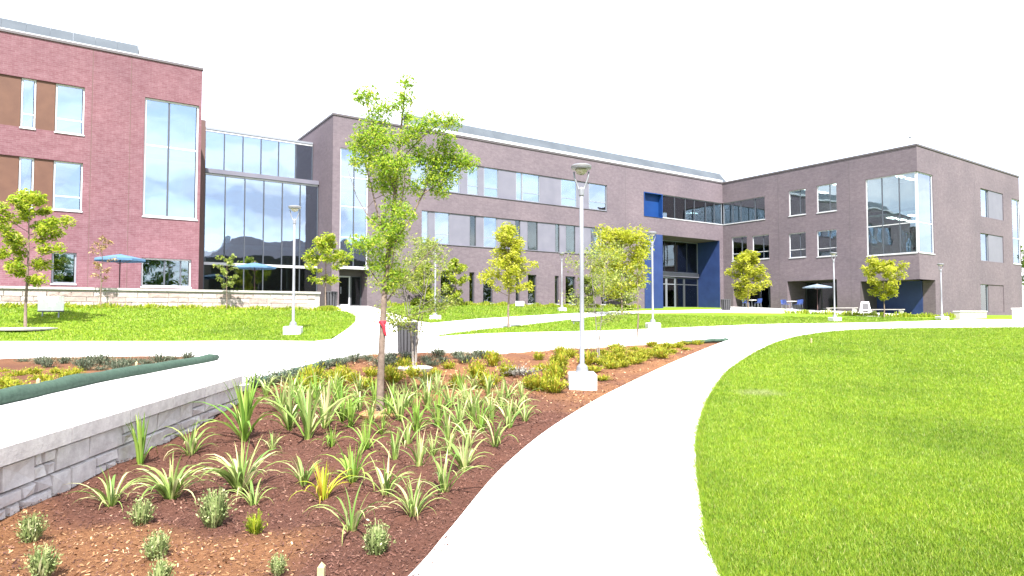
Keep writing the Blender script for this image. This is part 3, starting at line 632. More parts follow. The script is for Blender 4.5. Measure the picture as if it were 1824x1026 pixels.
# right wing, end face
P = front(YC)
He = [(X2, 45.7, 6.65, 13.42, .2, 'l'), (X2, 45.7, .9, 4.42, 1.0, 'l'), (55.6, 61.0, 10.75, 13.42), (55.3, 60.75, 6.55, 9.15), (55.0, 60.5, 1.7, 4.32), (63.2, XE, 6.6, 13.2, .2, 'r')]
wall(P, X2, XE, .6, ROOF - .12, He).build('wall', M['brick_grey'], gry)
window(gry, P, X2 + .16, 45.7, 6.65, 13.42, .12, h=(9.2,), fw=.07, fm=M['white_trim'], g=M['glass_blue'], name='corner_window')
for a0, a1, z0, z1 in [h[:4] for h in He[2:5]]:
    s = a0 + (a1 - a0) * .36
    window(gry, P, a0, s, z0, z1, .18, fw=.05, g=M['glass_blue'] if z0 > 3 else M['glass_dark'], sill=False); panel(gry, P, s, a1, z0, z1, M['pale_panel'] if z0 > 3 else M['brick_grey'], .06, 'pale_panel' if z0 > 3 else 'brick_panel')
window(gry, P, 63.2, XE - .02, 6.6, 13.2, .12, h=(9.2,), fw=.08, fm=M['white_trim'], g=M['glass_blue'], name='corner_window')
MB().box(X2 - .06, XE + .06, YC - .06, 20.1, ROOF - .119, ROOF + .03).build('coping', M['dark_trim'], gry)
v = MB(); v.tube([(43.6, YC + .8, 15.7), (43.6, YC + .8, 16.5)], .025, 6); v.lathe([(.02, 0), (.13, .03), (.13, .10), (.02, .14)], 10, (43.6, YC + .8, 16.5)); v.build('roof_vent', M['alu'], gry)
interior(gry, .15, X2 - .1, .35, 8, (10.5, 14.4), 15); interior(gry, .15, 33.3, .35, 8, (6.5,), 15); MB().box(.15, X2 - .1, 6.0, 6.1, 2.3, 15.3).build('room_wall', M['room'], gry)
MB().box(.15, X2 - .1, 3.1, 19.9, 2.0, 2.2).build('floor', M['room_dark'], gry)
mb = MB()
for z in (6.5, 10.5, 14.4): mb.box(X2 + .4, XE - .2, YC + .4, 18, z - .45, z - .25)
mb.build('ceiling', M['ceiling'], gry)
mb = MB()
for z in (6.5, 10.5, 14.4): mb.box(X2 + .4, XE - .2, YC + .4, 18, z - .249, z)
mb.build('floor_slab', M['room_dark'], gry)
MB().box(X2 + 7, X2 + 7.1, YC + .4, 18, 2, 15.2).build('room_wall', M['room'], gry); MB().box(X2 + 3.3, XE - .2, -13.9, -13.8, 2, 15.2).build('room_wall', M['room'], gry)
for y in (-18.3, -16.6, -11.4, -8.4):
    for x in (44.2, 46.0, 47.8):
        for zc in (13.93, 10.03) if y < -16 else (13.93,): MB().box(x, x + 1.1, y, y + .35, zc - .04, zc).build('ceiling_light', M['light_panel'], gry)

for p_, PP, a_, z_, m_ in ((red, front(-4.04), -12.55, 1, 0), (red, front(-4.04), -14.3, 1, 0), (gry, front(0), 28.4, 1, 0), (gry, front(0), 5.3, 1, 0), (gry, side(X2), -13.7, 1, 0), (gry, side(X2), -6.6, 1, 0), (gry, front(YC), 46.4, 1, 0), (gry, front(YC), 54.3, 1, 0)):
    MB().box(a_ - .014, a_ + .014, -.004, .01, 1.0, ROOF - .17, PP).build('movement_joint', M['brown_trim'] if p_ is red else M['dark_trim'], p_)
# --- terrace and its stone wall in front of the red building
mb = MB(); mb.box(-34, -4.1, -8.7, 2.9, 1.0, 2.5); ter = mb.build('terrace', M['concrete'], None, OB); ter.rotation_euler = (0, 0, TH); tag(ter, kind='structure')
tw = thing('retaining_wall', 'pale pinkish stone retaining wall along the terrace before the red building', 'wall', OB, TH)
MB().box(-34, -3.72, -8.98, -8.72, .8, 2.66).build('wall_core', M['mortar'], tw)
bv = []
def block_mesh(l, h, dpt, m, name='stone', jit=.012):
    mb = MB(); c = .012; j = lambda: random.uniform(-jit, jit)
    # bevelled front face (front is -y)
    o = [(-l / 2, 0, 0), (l / 2, 0, 0), (l / 2, 0, h), (-l / 2, 0, h)]
    i_ = [(-l / 2 + c, -.03 + j(), c), (l / 2 - c, -.03 + j(), c), (l / 2 - c, -.03 + j(), h - c), (-l / 2 + c, -.03 + j(), h - c)]
    mid_ = (j(), -.03 + j() * 1.6, h / 2 + j())
    b = [(x, dpt, z) for x, y, z in o]
    mb.add(o + i_ + [mid_] + b, [(4, 5, 8), (5, 6, 8), (6, 7, 8), (7, 4, 8)] + [(k, (k + 1) % 4, 4 + (k + 1) % 4, 4 + k) for k in range(4)] + [(k, 9 + k, 9 + (k + 1) % 4, (k + 1) % 4) for k in range(4)])
    return mb.mesh(name, m)
tb = {L_: [block_mesh(L_ - .014, .216, .2, M['pinkblock']) for _ in range(3)] for L_ in (.45, .65, .85)}
for r_ in range(6):
    x = -22.5 + random.uniform(0, .3); z = 1.37 + r_ * .23
    if r_ == 0: continue
    while x < -3.75:
        L_ = random.choice((.45, .65, .85))
        if x + L_ > -3.72: break
        o = obj('stone', random.choice(tb[L_]), tw, (x + L_ / 2, -8.99, z - .17)); x += L_
cap_me = MB().box(-.62, .62, -.24, .14, 0, .11).mesh('cap_stone', M['kerb_stone'])
for k in range(24): obj('cap_stone', cap_me, tw, (-4.32 - k * 1.25, -8.85, 2.665))
MB().box(-3.94, -3.68, -8.7, 2.0, .8, 2.78).build('return_wall', M['kerb_stone'], tw)

# --- near stone wall
nw = thing('retaining_wall', 'low grey split stone wall with flat caps at the left of the mulch bed', 'wall', (WA.x, WA.y, 0), math.atan2(WB.y - WA.y, WB.x - WA.x))
WL = (WB - WA).length
# local x along wall, -y is the face towards the bed
MB().box(-.3, WL - .02, .05, .30, -.4, .46).build('wall_core', M['mortar'], nw)
rows = [(-.20, .21), (.022, .21), (.244, .21)]
for ri, (z, h) in enumerate(rows):
    x = -.3 + .17 * ri
    while x < WL - .02:
        L_ = random.choice((.28, .4, .52, .62)); L_ = min(L_, WL - x)
        if L_ < .12: break
        if ri > 0 and random.random() < .4:
            for zz, hh in ((z, h / 2 - .004), (z + h / 2 + .004, h / 2 - .004)):
                k = L_ * random.uniform(.4, .6) if random.random() < .5 else L_
                obj('stone', block_mesh(k - .012, hh, .2, M['block']), nw, (x + k / 2, .03, zz))
                if k < L_ - .1: obj('stone', block_mesh(L_ - k - .012, hh, .2, M['block']), nw, (x + k + (L_ - k) / 2, .03, zz))
        else: obj('stone', block_mesh(L_ - .012, h, .2, M['block']), nw, (x + L_ / 2, .03, z))
        x += L_
x = -.3
while x < WL - .1:
    L_ = min(1.05, WL - x); mb = MB(); mb.box(.005, L_ - .005, -.035, .31, .462, .60); mb.build('cap_stone', M['block'], nw, (x, 0, 0)); x += L_

# --- the building opposite, seen only mirrored in the glass
op = thing('brick_building', 'dark brick hall behind the viewer', 'building', B2W(0, -74), TH)
MB().box(5, 40, -12, 0, -1, 12.0).build('wall', M['dark_brick'], op)
MB().add([(5, -12, 12), (40, -12, 12), (40, 0, 12), (5, 0, 12), (10, -6, 16), (40, -6, 16)], [(0, 1, 5, 4), (3, 4, 5, 2), (0, 4, 3), (1, 2, 5)]).build('roof', M['dark_trim'], op)

# ------------------------------------------------------------------ grass blades
def blades(name, poly, n, dmin, dmax, hgt, wid, f, off, xlim=None, lean=.5, px=(1200, 1900)):
    # more blades per square metre close by
    t = rng.random(n * 4); D = dmin * (dmax / dmin) ** t
    x = (rng.uniform(px[0], px[1], n * 4) - 912) / FPX * D; y = D
    m = inside(poly, x, y); x = x[m][:n]; y = y[m][:n]; D = D[m][:n]; k = len(x)
    z = f(x, y) + off; a = rng.uniform(0, 2 * np.pi, k); s = np.maximum(1, D / 7.0)
    h = hgt * rng.uniform(.55, 1.25, k) * s ** .45; w = wid * s * rng.uniform(.7, 1.3, k)
    la = rng.uniform(0, 2 * np.pi, k); ll = h * rng.uniform(.1, lean * 1.7, k)
    v = np.zeros((k, 3, 3)); 
    v[:, 0] = np.stack([x - np.cos(a) * w, y - np.sin(a) * w, z], -1); v[:, 1] = np.stack([x + np.cos(a) * w, y + np.sin(a) * w, z], -1)
    v[:, 2] = np.stack([x + np.cos(la) * ll, y + np.sin(la) * ll, z + h], -1)
    o = obj(name, fastmesh(name, v.reshape(-1, 3), None, M['blade'], 3)); return tag(o, kind='stuff')
tag(blades('grass', poly_rl, 430000, 3.2, 34, .036, .0036, T, -.004), 'clipped bright green grass of the right hand lawn', 'grass')
tag(blades('grass', polyA, 60000, 19, 37, .032, .006, T, .02, px=(-60, 700)), 'grass on the lawn before the terrace wall', 'grass')
tag(blades('grass', polyB, 40000, 21, 48, .032, .006, T, .02, px=(740, 1760)), 'grass on the middle lawn between the walks', 'grass')
tag(blades('grass', polyC, 25000, 28, 60, .034, .007, T, .02, px=(660, 1120)), 'grass on the lawn under the grey facade', 'grass')

k = 16000; se = [p for p in sL if p.y < 26]; A3 = np.array([(p.x, p.y) for p in se]); sl_ = np.linalg.norm(A3[1:] - A3[:-1], axis=1)
wgt = sl_ / np.maximum(3, A3[:-1, 1]); ii = rng.choice(len(sl_), k, p=wgt / wgt.sum()); tt = (A3[ii + 1] - A3[ii]) / sl_[ii][:, None]; nn_ = np.stack([tt[:, 1], -tt[:, 0]], -1)
e2 = A3[ii] + tt * (sl_[ii] * rng.random(k))[:, None] + nn_ * rng.uniform(.0, .05, (k, 1)); zz = T(e2[:, 0], e2[:, 1]); aa = rng.uniform(0, 6.28, k)
ww = np.stack([np.cos(aa), np.sin(aa), 0 * aa], -1) * .0042 * np.maximum(1, e2[:, 1] / 7)[:, None]; b3 = np.column_stack([e2, zz])
t3 = b3 + np.column_stack([-nn_ * rng.uniform(-.02, .075, (k, 1)) * (.4 + .9 * np.sin(e2[:, 1:2] * 5.1 + np.sin(e2[:, 1:2] * 13)) ** 2), rng.uniform(.03, .075, k)])
tag(obj('grass_edge', fastmesh('grass_edge', np.stack([b3 - ww, b3 + ww, t3], 1).reshape(-1, 3), None, M['blade'], 3)), 'longer grass leaning over the kerbless edge of the curved path', 'grass', None, 'stuff')

# mulch chips
def chips(name, n, mask_lo, material, size, ymax):
    x = rng.uniform(-5, 7, n * 6); y = rng.uniform(1.5, ymax, n * 6); 
    m = inside(poly_bed, x, y) & (rng.random(n * 6) < np.clip(4.5 / y, 0, 1) ** 1.5); x = x[m]; y = y[m]
    sm = strawmask(x, y); m = (rng.random(len(x)) < (sm if mask_lo else 1 - sm * .8)); x = x[m][:n]; y = y[m][:n]; k = len(x)
    z = T(x, y) + bedbump(x, y) + rng.uniform(.0, .018, k)
    a = rng.uniform(0, 2 * np.pi, k); l = size * rng.uniform(.4, 1.5, k) * np.maximum(1, y / 7); w = l * rng.uniform(.18, .45, k)
    dx = np.stack([np.cos(a), np.sin(a), rng.normal(0, .35, k)], -1) * l[:, None]; dy = np.stack([-np.sin(a), np.cos(a), rng.normal(0, .5, k)], -1) * w[:, None]
    c = np.stack([x, y, z], -1); v = np.stack([c - dx - dy, c + dx - dy * .6, c + dx + dy, c - dx * .8 + dy], 1)
    return tag(obj(name, fastmesh(name, v.reshape(-1, 3), None, material, 4)), kind='stuff')
tag(chips('mulch_chips', 52000, False, M['chip'], .0095, 15), 'dark brown bark chips covering the planting bed', 'mulch')
tag(chips('straw_chips', 30000, True, M['straw'], .0105, 22), 'pale orange straw and chips lying in patches on the bed', 'mulch')

k = 420; ii = rng.integers(0, len(sR) - 2, k); A2 = np.array([(p.x, p.y) for p in sR]); tt = A2[ii + 1] - A2[ii]; tt /= np.linalg.norm(tt, axis=1)[:, None]
c2_ = A2[ii] + (A2[ii + 1] - A2[ii]) * rng.random((k, 1)) + np.stack([tt[:, 1], -tt[:, 0]], -1) * (rng.exponential(.06, (k, 1)) + .015)
zz = T(c2_[:, 0], c2_[:, 1]) + .033; aa = rng.uniform(0, 6.28, k); dd_ = np.stack([np.cos(aa), np.sin(aa), 0 * aa], -1) * rng.uniform(.006, .02, (k, 1)); ee = np.stack([-np.sin(aa), np.cos(aa), 0 * aa + .3], -1) * rng.uniform(.003, .007, (k, 1)); cc = np.column_stack([c2_, zz])
tag(obj('spilled_chips', fastmesh('spilled_chips', np.stack([cc - dd_, cc - ee, cc + dd_, cc + ee], 1).reshape(-1, 3), None, M['chip'], 4)), kind='stuff')

# ------------------------------------------------------------------ trees
def leafcloud(centres, radii, counts, size, flat=.8, droop=.25):
    V = []
    for c, r, n in zip(centres, radii, counts):
        c = np.array(c); p = rng.normal(0, 1, (n, 3)); p /= np.linalg.norm(p, axis=1)[:, None]; rr = rng.random(n) ** .55
        p = p * rr[:, None] * np.array([r, r, r * flat]) + c
        nrm = rng.normal(0, 1, (n, 3)); nrm[:, 2] = np.abs(nrm[:, 2]) + .7; nrm /= np.linalg.norm(nrm, axis=1)[:, None]
        t = rng.normal(0, 1, (n, 3)); t[:, 2] -= droop; t -= nrm * (t * nrm).sum(1)[:, None]; t /= np.linalg.norm(t, axis=1)[:, None]; b = np.cross(nrm, t)
        s = size * rng.uniform(.55, 1.35, n); L_ = t * s[:, None]; Wd = b * (s * rng.uniform(.28, .5, n))[:, None]
        V.append(np.stack([p - L_, p + Wd + nrm * (s * .12)[:, None], p + L_ - np.array([0, 0, 1]) * (s * .25)[:, None], p - Wd + nrm * (s * .12)[:, None]], 1))
    return np.concatenate(V).reshape(-1, 3)
def tree(name, label, loc, h, crown_lo, rad, nleaf, size, leaf, bark='bark', shape='oval', stems=1, limbs=14, group=None, lean=(0, 0), clump=.30, cat='tree', r0=None, seed=0, lobes=None):
    random.seed(seed + 31); t = thing(name, label, cat, loc, random.uniform(0, 6.28), group)
    r0 = r0 or h * .012; C = []; Rd = []; K = []; tips = []
    trunk = MB(); br = MB()
    for s in range(stems):
        a = 2 * math.pi * s / max(stems, 1) + random.random(); sp = 0 if stems == 1 else h * .16
        pts = [(math.cos(a) * .03 * (stems > 1), math.sin(a) * .03 * (stems > 1), -.08)]
        for k in range(1, 7):
            q = k / 6; pts.append((math.cos(a) * sp * q ** 1.2 + random.uniform(-.02, .02) * h * .4 + lean[0] * q, math.sin(a) * sp * q ** 1.2 + random.uniform(-.02, .02) * h * .4 + lean[1] * q, h * q * random.uniform(.97, 1.0)))
        trunk.tube(pts, [r0 * (1 - .85 * k / 6) * (1 if stems == 1 else .6) for k in range(7)], 7)
        nl = limbs // stems
        for i in range(nl):
            q = crown_lo + (1 - crown_lo) * (i + random.random() * .8) / nl; q = min(q, .98); k = q * 6; j = min(int(k), 5); fr = k - j
            p = Vector(pts[j]).lerp(Vector(pts[j + 1]), fr); u = (q - crown_lo) / (1 - crown_lo)
            prof = {'oval': math.sin(math.pi * min(1, u * .82 + .16)) ** .7, 'cone': (1 - u) ** .75 * .95 + .12, 'round': math.sqrt(max(0, 1 - (2 * u - 1) ** 2)) * .9 + .15, 'vase': .35 + .65 * u}[shape]
            ang = i * 2.4 + random.uniform(-.5, .5); rl = rad * prof * random.uniform(.65, 1.1)
            e = p + Vector((math.cos(ang) * rl, math.sin(ang) * rl, rl * random.uniform(.25, .8)))
            m = p.lerp(e, .5) + Vector((0, 0, -.06 * rl)); br.tube([p, m, e], [r0 * .35 * (1 - .5 * q), r0 * .22, r0 * .08], 5)
            for w in (.45, .72, 1.0):
                C.append(tuple(p.lerp(e, w) + Vector((random.uniform(-.1, .1), random.uniform(-.1, .1), random.uniform(-.05, .12))) * rad)); Rd.append(rad * clump * random.uniform(.6, 1.2) * (.6 + .4 * w)); K.append(1)
        C.append(pts[6]); Rd.append(rad * clump * .7); K.append(1)
    wts = np.array(Rd) ** 1.6; n = np.maximum(3, (nleaf * wts / wts.sum()).astype(int))
    trunk.build('trunk', M[bark], t, smooth=True); br.build('branches', M[bark], t, smooth=True)
    obj('crown', fastmesh('crown', leafcloud(C, Rd, n, size), None, M[leaf], 4), t)
    return t
def ground(px, py, f=None): return at(px, py, f)

# the tree in the planting bed, limbs as they grow
b = ground(676, 737); D = b.y; sc = FPX / D
ft = thing('young_tree', 'tall feathery light green tree standing alone in the mulch bed', 'tree', b)
def q_(px, py, dy=0): return Vector(((px - 676) / sc, dy, (737 - py) / sc))
trk = [q_(676, 747), q_(677, 700), q_(679, 620), q_(682, 540), q_(688, 470), q_(694, 400, .05), q_(703, 310, .05), q_(710, 230, .03), q_(716, 170), q_(720, 138)]
MB().tube(trk, [.062, .056, .05, .045, .04, .034, .026, .018, .01, .004], 10).build('trunk', M['bark'], ft, smooth=True)
lim = [((690, 450), (722, 400), (752, 340), (772, 280), (790, 222), .022, .1), ((752, 345), (782, 320), (800, 300), (822, 285), (840, 278), .012, .25), ((690, 440), (668, 380), (652, 320), (640, 280), (628, 245), .02, .2),
       ((700, 340), (680, 280), (668, 240), (660, 200), (650, 168), .016, -.15), ((705, 290), (735, 262), (760, 240), (785, 226), (818, 220), .012, -.25), ((682, 545), (712, 500), (740, 470), (765, 440), (790, 415), .014, .3),
       ((684, 520), (664, 490), (655, 470), (648, 450), (640, 430), .012, -.2), ((690, 420), (650, 385), (625, 345), (612, 310), (603, 285), .010, .35), ((712, 215), (728, 185), (735, 165), (738, 150), (742, 140), .007, .05),
       ((696, 390), (715, 360), (722, 330), (722, 300), (715, 270), .012, -.3), ((683, 500), (700, 470), (706, 440), (722, 410), (735, 390), .010, -.35), ((697, 360), (676, 345), (660, 350), (645, 365), (632, 350), .009, .3)]
br = MB()
for a0, b0, c0, d0, e0, r0, dy in lim:
    br.tube([q_(*a0), q_(*b0, dy * .4), q_(*c0, dy * .7), q_(*d0, dy * .9), q_(*e0, dy)], [r0, r0 * .8, r0 * .6, r0 * .4, r0 * .15], 6)
br.build('branches', M['bark'], ft, smooth=True)
cl = [(720, 142, 16, 60, 0), (716, 172, 20, 90, 0), (700, 190, 20, 70, -.1), (655, 172, 22, 100, -.15), (640, 178, 16, 40, -.2), (672, 198, 26, 130, -.1), (662, 230, 34, 230, 0), (635, 250, 26, 170, .15), (650, 280, 34, 260, .1), (680, 255, 30, 210, -.2),
      (688, 300, 30, 220, -.2), (700, 325, 30, 210, .1), (672, 320, 28, 170, .2), (722, 250, 24, 110, -.1), (745, 235, 24, 130, -.25), (775, 222, 26, 150, -.2), (805, 222, 20, 90, -.25), (790, 250, 22, 110, .1), (745, 275, 26, 160, 0), (770, 285, 30, 210, .15),
      (800, 275, 30, 220, .2), (828, 283, 22, 130, .25), (790, 305, 28, 190, .25), (765, 315, 22, 120, .1), (780, 335, 20, 100, .2), (718, 300, 26, 150, -.3), (700, 370, 26, 130, 0), (722, 388, 24, 130, -.3), (680, 400, 28, 150, .1), (655, 385, 14, 30, .3),
      (695, 425, 28, 170, -.1), (712, 415, 20, 90, -.3), (662, 440, 24, 130, -.2), (640, 437, 20, 80, -.2), (680, 462, 26, 140, 0), (700, 490, 26, 150, .1), (690, 510, 18, 70, 0), (668, 480, 18, 60, -.1), (740, 330, 16, 40, 0), (620, 280, 12, 25, .3), (722, 205, 16, 60, 0), (742, 345, 14, 25, .1)]
V_ = leafcloud([q_(a, c, e) for a, c, r, n, e in cl], [r / sc * 1.12 for a, c, r, n, e in cl], [int(n * 3.4) for a, c, r, n, e in cl], .030, .8, .9)
obj('crown', fastmesh('crown', V_, None, M['leaf_locust'], 4), ft)
rib = MB(); z = q_(680, 585)
rib.tube([z + Vector((-.02, -.058, .10)), z + Vector((.035, -.06, .02)), z + Vector((.05, -.058, -.08)), z + Vector((.075, -.055, -.13))], [.028, .03, .022, .012], 6)
rib.lathe([(.052, .06), (.062, .07), (.062, .10), (.052, .11)], 12, z)
o = rib.build('ribbon', M['red'], None, b); tag(o, 'red ribbon tied round the trunk of the bed tree', 'ribbon')
mb = MB(); mb.lathe([(.03, -.06), (.30, -.05), (.32, .02), (.26, .05), (.08, .055)], 22); o = mb.build('root_ring', M['leaf_silver'] if False else M['straw'], None, b + Vector((0, 0, -.01))); tag(o, 'pale mulch mound round the foot of the bed tree', 'mulch mound')

def T_(px, py, top, cw, clo, n, size, leaf, label, shape='oval', group='young trees on the lawns', **kw):
    p = ground(px, py); D = p.y; h = (py - top) * D / FPX; rad = cw / 2 * D / FPX
    return tree('young_tree', label, p, h, clo, rad, n, size, leaf, shape=shape, group=group, **kw)
T_(45, 584, 348, 108, .32, 7000, .08, 'leaf_lime', 'leafy young tree with a round bright crown at the far left on the lawn', 'round', seed=1, limbs=20)
T_(580, 549, 425, 78, .28, 2600, .12, 'leaf_lime', 'young tree at the end of the terrace wall by the glass link', 'oval', seed=2, limbs=15)
T_(906, 585, 405, 88, .30, 6000, .08, 'leaf_yellow', 'young tree with a pointed yellow green crown on the middle lawn', 'cone', seed=3, limbs=22, clump=.34)
T_(1108, 562, 418, 112, .22, 6800, .13, 'leaf_yellow', 'broad bright yellow young tree left of the blue entrance', 'oval', seed=4, limbs=22, clump=.36)
T_(1333, 551, 456, 64, .18, 4200, .16, 'leaf_yellow', 'bushy yellow young tree standing at the inner corner of the court', 'oval', seed=5, limbs=20, clump=.36)
T_(1575, 566, 472, 62, .36, 3200, .13, 'leaf_yellow', 'small yellow young tree before the recessed corner of the right wing', 'round', seed=6, limbs=18, clump=.36)
T_(1137, 612.5, 470, 30, .62, 160, .05, 'leaf_olive', 'thin nearly bare sapling at the back edge of the bed', 'oval', seed=7, limbs=6, group=None)
# saplings on the terrace edge
def onwall(u, y): return B2W(u, y, Tz(*B2W(u, y).to_2d()))
tree('sapling', 'spindly brownish sapling against the stone terrace wall', onwall(-13.9, -9.6), 3.3, .35, .55, 420, .07, 'leaf_dry', shape='oval', seed=8, limbs=12, group='saplings by the terrace wall')
tree('sapling', 'olive leaved sapling by the stone terrace wall beside the glass link', onwall(-8.6, -9.6), 2.6, .35, .6, 650, .075, 'leaf_olive', shape='round', seed=9, limbs=13, group='saplings by the terrace wall')
# multi-stemmed sparse trees in the bed
p = ground(738, 657); tree('multi_stem_tree', 'sparse multi stemmed tree before the litter bin', p, 3.1, .26, .95, 5200, .042, 'leaf_olive', bark='bark_grey', shape='oval', stems=5, limbs=30, seed=11, clump=.36, r0=.035)
p = ground(1066, 640); tree('multi_stem_tree', 'sparse twiggy multi stemmed tree right of the lamp in the bed', p, 3.1, .3, .95, 2600, .042, 'leaf_olive', bark='bark_grey', shape='oval', stems=4, limbs=24, seed=12, clump=.36, r0=.026)
p = ground(738, 657); mb = MB(); mb.lathe([(.05, -.06), (.42, -.05), (.45, .03), (.36, .06), (.1, .06)], 18); tag(mb.build('root_ring', M['kerb_stone'], None, p), 'pale ring round the foot of the sparse tree by the litter bin', 'mulch mound')
p = ground(45, 586); mb = MB(); mb.lathe([(.1, -.02), (.98, -.03), (1.0, .03), (.7, .055), (.1, .06)], 26); tag(mb.build('tree_ring', M['kerb_stone'], None, p), 'pale ring round the foot of the leftmost tree', 'tree ring')
# shrubs along the grey facade
for u, h, rd, lf, lb in ((22.3, 2.6, 1.0, 'leaf_olive', 'tall olive shrub against the grey facade behind the lamp'), (26.5, 3.2, 1.3, 'leaf_olive', 'tall olive shrub against the grey facade left of the yellow tree'), (6.3, 2.9, 1.1, 'leaf_lime', 'green shrub against the grey facade behind the sparse tree'), (9.0, 3.4, .9, 'leaf_lime', 'narrow green tree against the grey facade behind the sparse tree')):
    w = B2W(u, -1.6); tree('tall_shrub', lb, Vector((w.x, w.y, Tz(w.x, w.y))), h, .08, rd, 2600, .11, lf, shape='oval', seed=int(u * 10), limbs=16, group='shrubs along the facade', cat='shrub', clump=.4)
# trees past the right end
for k, (X, Y, h) in enumerate(((57.5, 70, 7.0), (62, 74, 8.5))):
    tree('leafy_tree', ('green tree just past the right end of the grey building', 'taller green tree farther off past the right end of the building')[k], Vector((X, Y, Tz(X, Y))), h, .12, 2.3, 3000, .22, 'leaf_tree', shape='round', seed=40 + k, limbs=22, clump=.4)
for k in range(16):
    w = B2W(-58 + k * 10 + random.uniform(-2, 2), -80 + random.uniform(-3, 3))
    if 0 < (k * 10 - 58) < 44: continue
    tree('leafy_tree', 'dark green tree behind the viewer, %s from the red wing side' % nth(k), w, 13 + random.uniform(-2.5, 3), .12, 5.0, 2600, .5, 'leaf_tree', shape='round', seed=60 + k, limbs=20, group='trees behind the viewer', clump=.4)

# ------------------------------------------------------------------ lamps
def make_lamp():
    t = thing('street_lamp', '', 'street lamp')
    mb = MB(); b_ = .30; c = .03
    mb.add([(-b_, -b_, -.25), (b_, -b_, -.25), (b_, b_, -.25), (-b_, b_, -.25), (-b_, -b_, .26), (b_, -b_, .26), (b_, b_, .26), (-b_, b_, .26), (-b_ + c, -b_ + c, .29), (b_ - c, -b_ + c, .29), (b_ - c, b_ - c, .29), (-b_ + c, b_ - c, .29)],
           [(0, 1, 5, 4), (1, 2, 6, 5), (2, 3, 7, 6), (3, 0, 4, 7), (4, 5, 9, 8), (5, 6, 10, 9), (6, 7, 11, 10), (7, 4, 8, 11), (8, 9, 10, 11)])
    mb.build('footing', M['concrete'], t)
    MB().lathe([(.15, .288), (.15, .31), (.13, .33), (.12, .40), (.08, .45), (.065, .46)], 20).build('base_cover', M['lamp'], t, smooth=False)
    MB().tube([(0, 0, .3), (0, 0, 2), (0, 0, 3.92)], [.052, .048, .044], 14).build('pole', M['lamp'], t, smooth=True)
    MB().lathe([(.046, 3.86), (.062, 3.88), (.062, 4.0), (.04, 4.04)], 14).build('collar', M['lamp'], t)
    for s in (-1, 1):
        MB().tube([(s * .03, 0, 3.96), (s * .09, 0, 4.08), (s * .15, 0, 4.24), (s * .165, 0, 4.36)], .02, 7).build('arm', M['lamp'], t, smooth=True)
    MB().lathe([(.05, 4.30), (.11, 4.33), (.135, 4.38), (.135, 4.41)], 22).build('lens', M['lens'], t, smooth=True)
    MB().lathe([(.14, 4.408), (.21, 4.412), (.225, 4.435), (.225, 4.48), (.19, 4.50), (.10, 4.515), (.02, 4.52)], 28).build('head', M['lamp'], t)
    MB().lathe([(.226, 4.446), (.229, 4.45), (.229, 4.462), (.226, 4.466)], 28).build('gasket', M['lamp_dark'], t)
    return t
lamp0 = make_lamp(); first = True
for px, py, top_, lb in ((1037, 689, 291, 'pale lamp post with a disc head standing in the mulch bed'), (522, 596, 365, 'lamp post on the left lawn before the glass link'), (1163, 586, 412, 'lamp post beside the blue entrance on the middle lawn'),
                   (1487, 573, 449, 'lamp post on the lawn before the umbrella on the right'), (1678, 570, 469, 'rightmost lamp post near the corner of the right wing'), (1001, 555, 450, 'lamp post close to the grey facade behind the bed lamp'), (775, 570, 437, 'lamp post half hidden behind the sparse tree')):
    o = lamp0 if first else copy_tree(lamp0); first = False
    p = ground(px, py); o.location = p; k = (py - top_) * p.y / FPX / 4.52; o.scale = (.95, .95, k); o.rotation_euler = (0, 0, random.uniform(-.25, .25)); tag(o, lb, 'street lamp', 'lamp posts along the walks')

# ------------------------------------------------------------------ plants of the bed
def strap_mesh(length, width, up, curl, m):
    n = 7; vs_ = []; p = Vector((0, 0, 0)); a = R(up); uvs = []
    for i in range(n + 1):
        q = i / n; w = width * (1 - q ** 2.6) * (.55 + 1.6 * q * (1 - q)) + .001
        t = Vector((math.cos(a), 0, math.sin(a))); nrm = Vector((-math.sin(a), 0, math.cos(a)))
        for s in (-1, 0, 1): vs_.append(p + Vector((0, s * w, 0)) + nrm * (abs(s) * w * .45)); uvs.append((.5 + s * .5, q))
        p = p + t * (length / n); a -= R(curl) / n * (.4 + 1.4 * q)
    fs = [(i * 3 + s, i * 3 + s + 1, (i + 1) * 3 + s + 1, (i + 1) * 3 + s) for i in range(n) for s in (0, 1)]
    me = bpy.data.meshes.new('leaf'); me.from_pydata(vs_, [], fs); l = me.uv_layers.new(name='UVMap').data
    for p_ in me.polygons:
        for li in p_.loop_indices: l[li].uv = uvs[me.loops[li].vertex_index]
    me.polygons.foreach_set('use_smooth', [True] * len(me.polygons)); me.materials.append(m); return me
random.seed(5)
def straps(m):
    return {'up': [strap_mesh(1.0, random.uniform(.028, .045), random.uniform(76, 88), random.uniform(8, 45), m) for _ in range(5)],
            'arch': [strap_mesh(1.0, random.uniform(.03, .05), random.uniform(58, 76), random.uniform(90, 150), m) for _ in range(7)],
            'flop': [strap_mesh(1.05, random.uniform(.028, .045), random.uniform(40, 60), random.uniform(120, 175), m) for _ in range(5)]}
SM = {k: straps(M[k]) for k in ('strap', 'strap_bright', 'strap_gold')}
